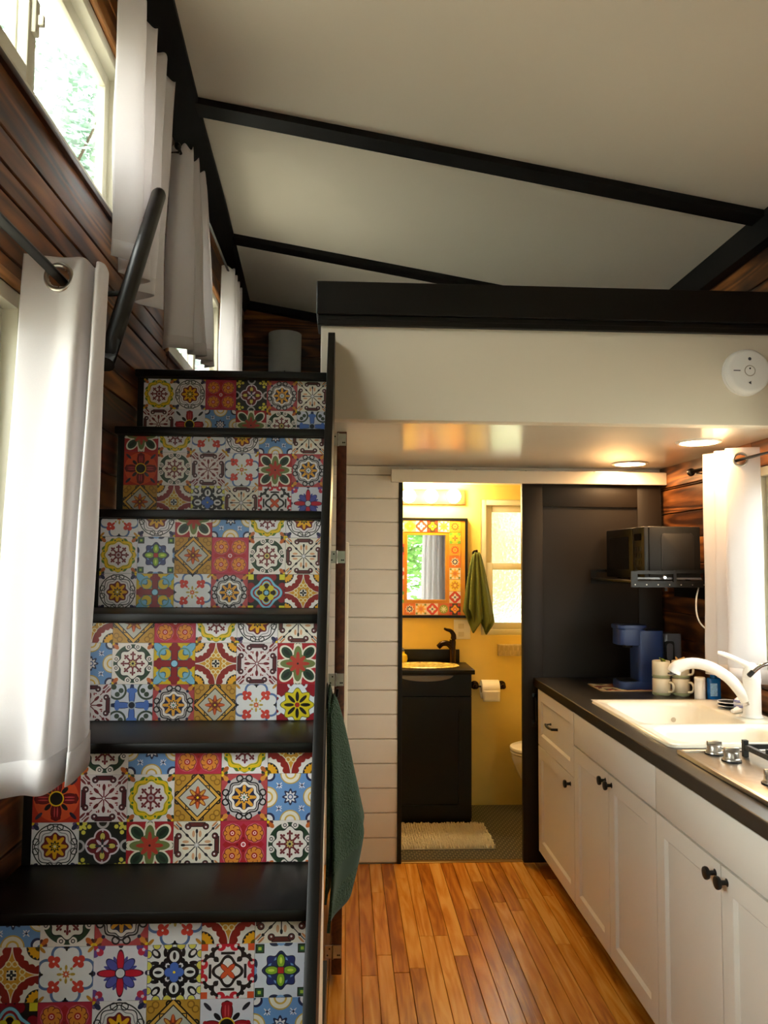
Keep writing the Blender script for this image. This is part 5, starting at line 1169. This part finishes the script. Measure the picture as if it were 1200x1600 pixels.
for x_ in (.800, .968):
    p_ = lathe('post', [(.026, 0), (.026, .006), (.012, .012), (.010, .05), (.015, .055), (.015, .07), (.010, .074)], (x_, BY - .0003, .725), M_bronze, th, axis=(0, -1, 0))
tube('bar', [(.800, BY - .062, .725), (.968, BY - .062, .725)], .007, M_bronze, th)
tp = empty('toilet_paper', (.885, BY - .06, .665), 'white toilet paper roll on the bronze bar', 'toilet paper')
bm = nb(); alathe(bm, [(.022, 0), (.055, 0), (.056, .002), (.056, .104), (.055, .106), (.022, .106)], (.832, BY - .062, .7095), axis=(1, 0, 0), segs=32); obj('roll', bm, M_paper, tp, smooth=True); lathe('core', [(.0215, 0), (.0215, .108), (.0195, .108), (.0195, 0)], (.831, BY - .062, .7095), plain('card_core', '#a88a62', .9), tp, axis=(1, 0, 0))
sheet('loose_end', lambda u, v: (.834 + u * .102, BY - .062 - .0565 * math.cos(v * .3), .7095 - v * .065), 6, 6, .0008, M_paper, tp)
# toilet, mostly behind the sliding door
to = empty('toilet', (1.25, 4.40, 0), 'white toilet standing half behind the charcoal door', 'toilet')
TXc, TYc = 1.215, 4.45
def egg(cx, a, b, n=32, fr=1.0):
    return [(cx - a * math.cos(2 * math.pi * i / n) * (1.0 if math.cos(2 * math.pi * i / n) > 0 else .75), TYc + b * math.sin(2 * math.pi * i / n)) for i in range(n)]
bm = nb(); rings = []
for z_, a, b, dx in ((0, .19, .11, .06), (.03, .185, .105, .06), (.12, .19, .11, .05), (.22, .215, .135, .03), (.30, .238, .16, .01), (.36, .25, .175, 0), (.385, .252, .178, 0)):
    rings.append([bm.verts.new((px + dx, py, z_)) for px, py in egg(TXc, a, b)])
for a, b in zip(rings, rings[1:]):
    for i in range(32): bm.faces.new((a[i], a[(i + 1) % 32], b[(i + 1) % 32], b[i]))
bm.faces.new(rings[0]); bm.faces.new(rings[-1]); obj('bowl', bm, M_porc, to, smooth=True)
for nm, za, zb_, g_ in (('seat', .388, .402, .258), ('lid', .405, .425, .26)):
    bm = nb(); aprism(bm, egg(TXc, g_, g_ * .70), 'z', za, zb_); bmesh.ops.bevel(bm, geom=[e_ for e_ in bm.edges if abs(e_.verts[0].co.z - e_.verts[1].co.z) < 1e-6], offset=.006, segments=2, profile=.5, affect='EDGES'); obj(nm, bm, M_porc, to, smooth=True)
box('tank', (1.42, TYc - .20, .38), (1.59, TYc + .20, .72), M_porc, to, bev=.02); box('tank_lid', (1.41, TYc - .21, .72), (1.595, TYc + .21, .755), M_porc, to, bev=.01); box('pedestal', (1.30, TYc - .09, 0), (1.50, TYc + .09, .385), M_porc, to, bev=.02)
# bath mat: rows of chenille loops
bmt = empty('bath_mat', (.55, 4.2, 0), 'cream chenille bath mat in front of the black vanity', 'mat')
def mrnd(u, v):
    x_ = .20 + u * (.588 + .0 * v) - 0.0; x_ = .20 + u * (.60 - .02 * v); return x_, 4.035 + v * .365
box('backing', (.20, 4.035, .0002), (.79, 4.40, .008), plain('mat_backing', '#cfc2a6', .9), bmt, bev=.002)
bm = nb(); rr = random.Random(3)
for j in range(26):
    for i in range(44):
        x_ = .207 + i * .0134 + rr.uniform(-.002, .002); y_ = 4.043 + j * .0138 + rr.uniform(-.002, .002); h = .012 + rr.uniform(0, .006); r_ = .0062
        b0 = [bm.verts.new((x_ + r_ * math.cos(a), y_ + r_ * math.sin(a), .007)) for a in (0, 1.57, 3.14, 4.71)]; dx, dy = rr.uniform(-.004, .004), rr.uniform(-.005, .003)
        b1 = [bm.verts.new((x_ + dx + r_ * .8 * math.cos(a), y_ + dy + r_ * .8 * math.sin(a), .007 + h)) for a in (0, 1.57, 3.14, 4.71)]
        for q in range(4): bm.faces.new((b0[q], b0[(q + 1) % 4], b1[(q + 1) % 4], b1[q]))
        bm.faces.new(b1)
tag(obj('pile', bm, cloth('chenille_cream', '#d8ccb2', 0, .95, .5, 600, .1), bmt, smooth='all'), kind='stuff')

# ------------------------------------------------------------------ outdoors
bm = nb(); abox(bm, (-40, -40, -.9), (40, 40, -.6)); tag(obj('ground', bm, M_bounce_ground), 'unseen ground outside the windows, made pale to bounce daylight in', 'ground', kind='structure')
def tree(x, y, h, cr, mat, label, seed, n=3000):
    r = random.Random(seed); e = empty('tree', (x, y, -.6), label, 'tree', 'trees outside the windows')
    tube('trunk', [(x, y, -.6), (x + .1, y, h * .35), (x + .05, y + .1, h * .7)], [.16, .12, .05], M_bark, e, segs=8)
    for b in range(5):
        a = b * 1.26 + r.random(); z_ = h * (.35 + .08 * b); tube('branch', [(x + .08, y, z_), (x + math.cos(a) * cr * .5, y + math.sin(a) * cr * .5, z_ + cr * .35)], [.05, .02], M_bark, e, segs=6)
    bm = nb(); blobs = [(x + r.uniform(-.6, .6) * cr, y + r.uniform(-.6, .6) * cr, h * .62 + r.uniform(-.42, .38) * h, cr * r.uniform(.35, .6)) for _ in range(16)]
    for _ in range(n):
        bx, by, bz, br = r.choice(blobs); v = Vector((r.gauss(0, 1), r.gauss(0, 1), r.gauss(0, 1))).normalized() * br * r.random() ** .33
        c_ = Vector((bx, by, bz)) + v; nrm = Vector((r.gauss(0, 1), r.gauss(0, 1), r.gauss(0, 1) + .5)).normalized(); p, q = frame_at(nrm); s_ = r.uniform(.05, .11)
        bm.faces.new([bm.verts.new(c_ + w) for w in (p * s_ * 1.6, q * s_ * .6, -p * s_ * 1.6, -q * s_ * .6)])
    tag(obj('foliage', bm, mat, e, recalc=False), kind='stuff')
tree(-6.6, 16.5, 13.0, 4.8, M_leaf2, 'tall pale leafy tree outside the upper stair window', 1, 22000)
tree(-16.0, 30.0, 19.0, 7.0, M_leaf2, 'largest pale tree, far off behind the one by the stair window', 9, 16000)
tree(-13.0, 9.0, 9.0, 3.0, M_leaf, 'broad leafy tree beyond the lower curtained window', 2, 5000)
tree(1.3, 8.2, 3.4, 1.5, M_leaf3, 'green tree close behind the obscured bathroom window', 4, 4500)
tree(2.6, -12.0, 6.5, 2.8, M_leaf, 'bright green tree seen in the bathroom mirror', 5, 8000)
tree(8.5, 9.4, 5.5, 2.2, M_leaf2, 'leafy tree outside the sink window', 8, 4000)
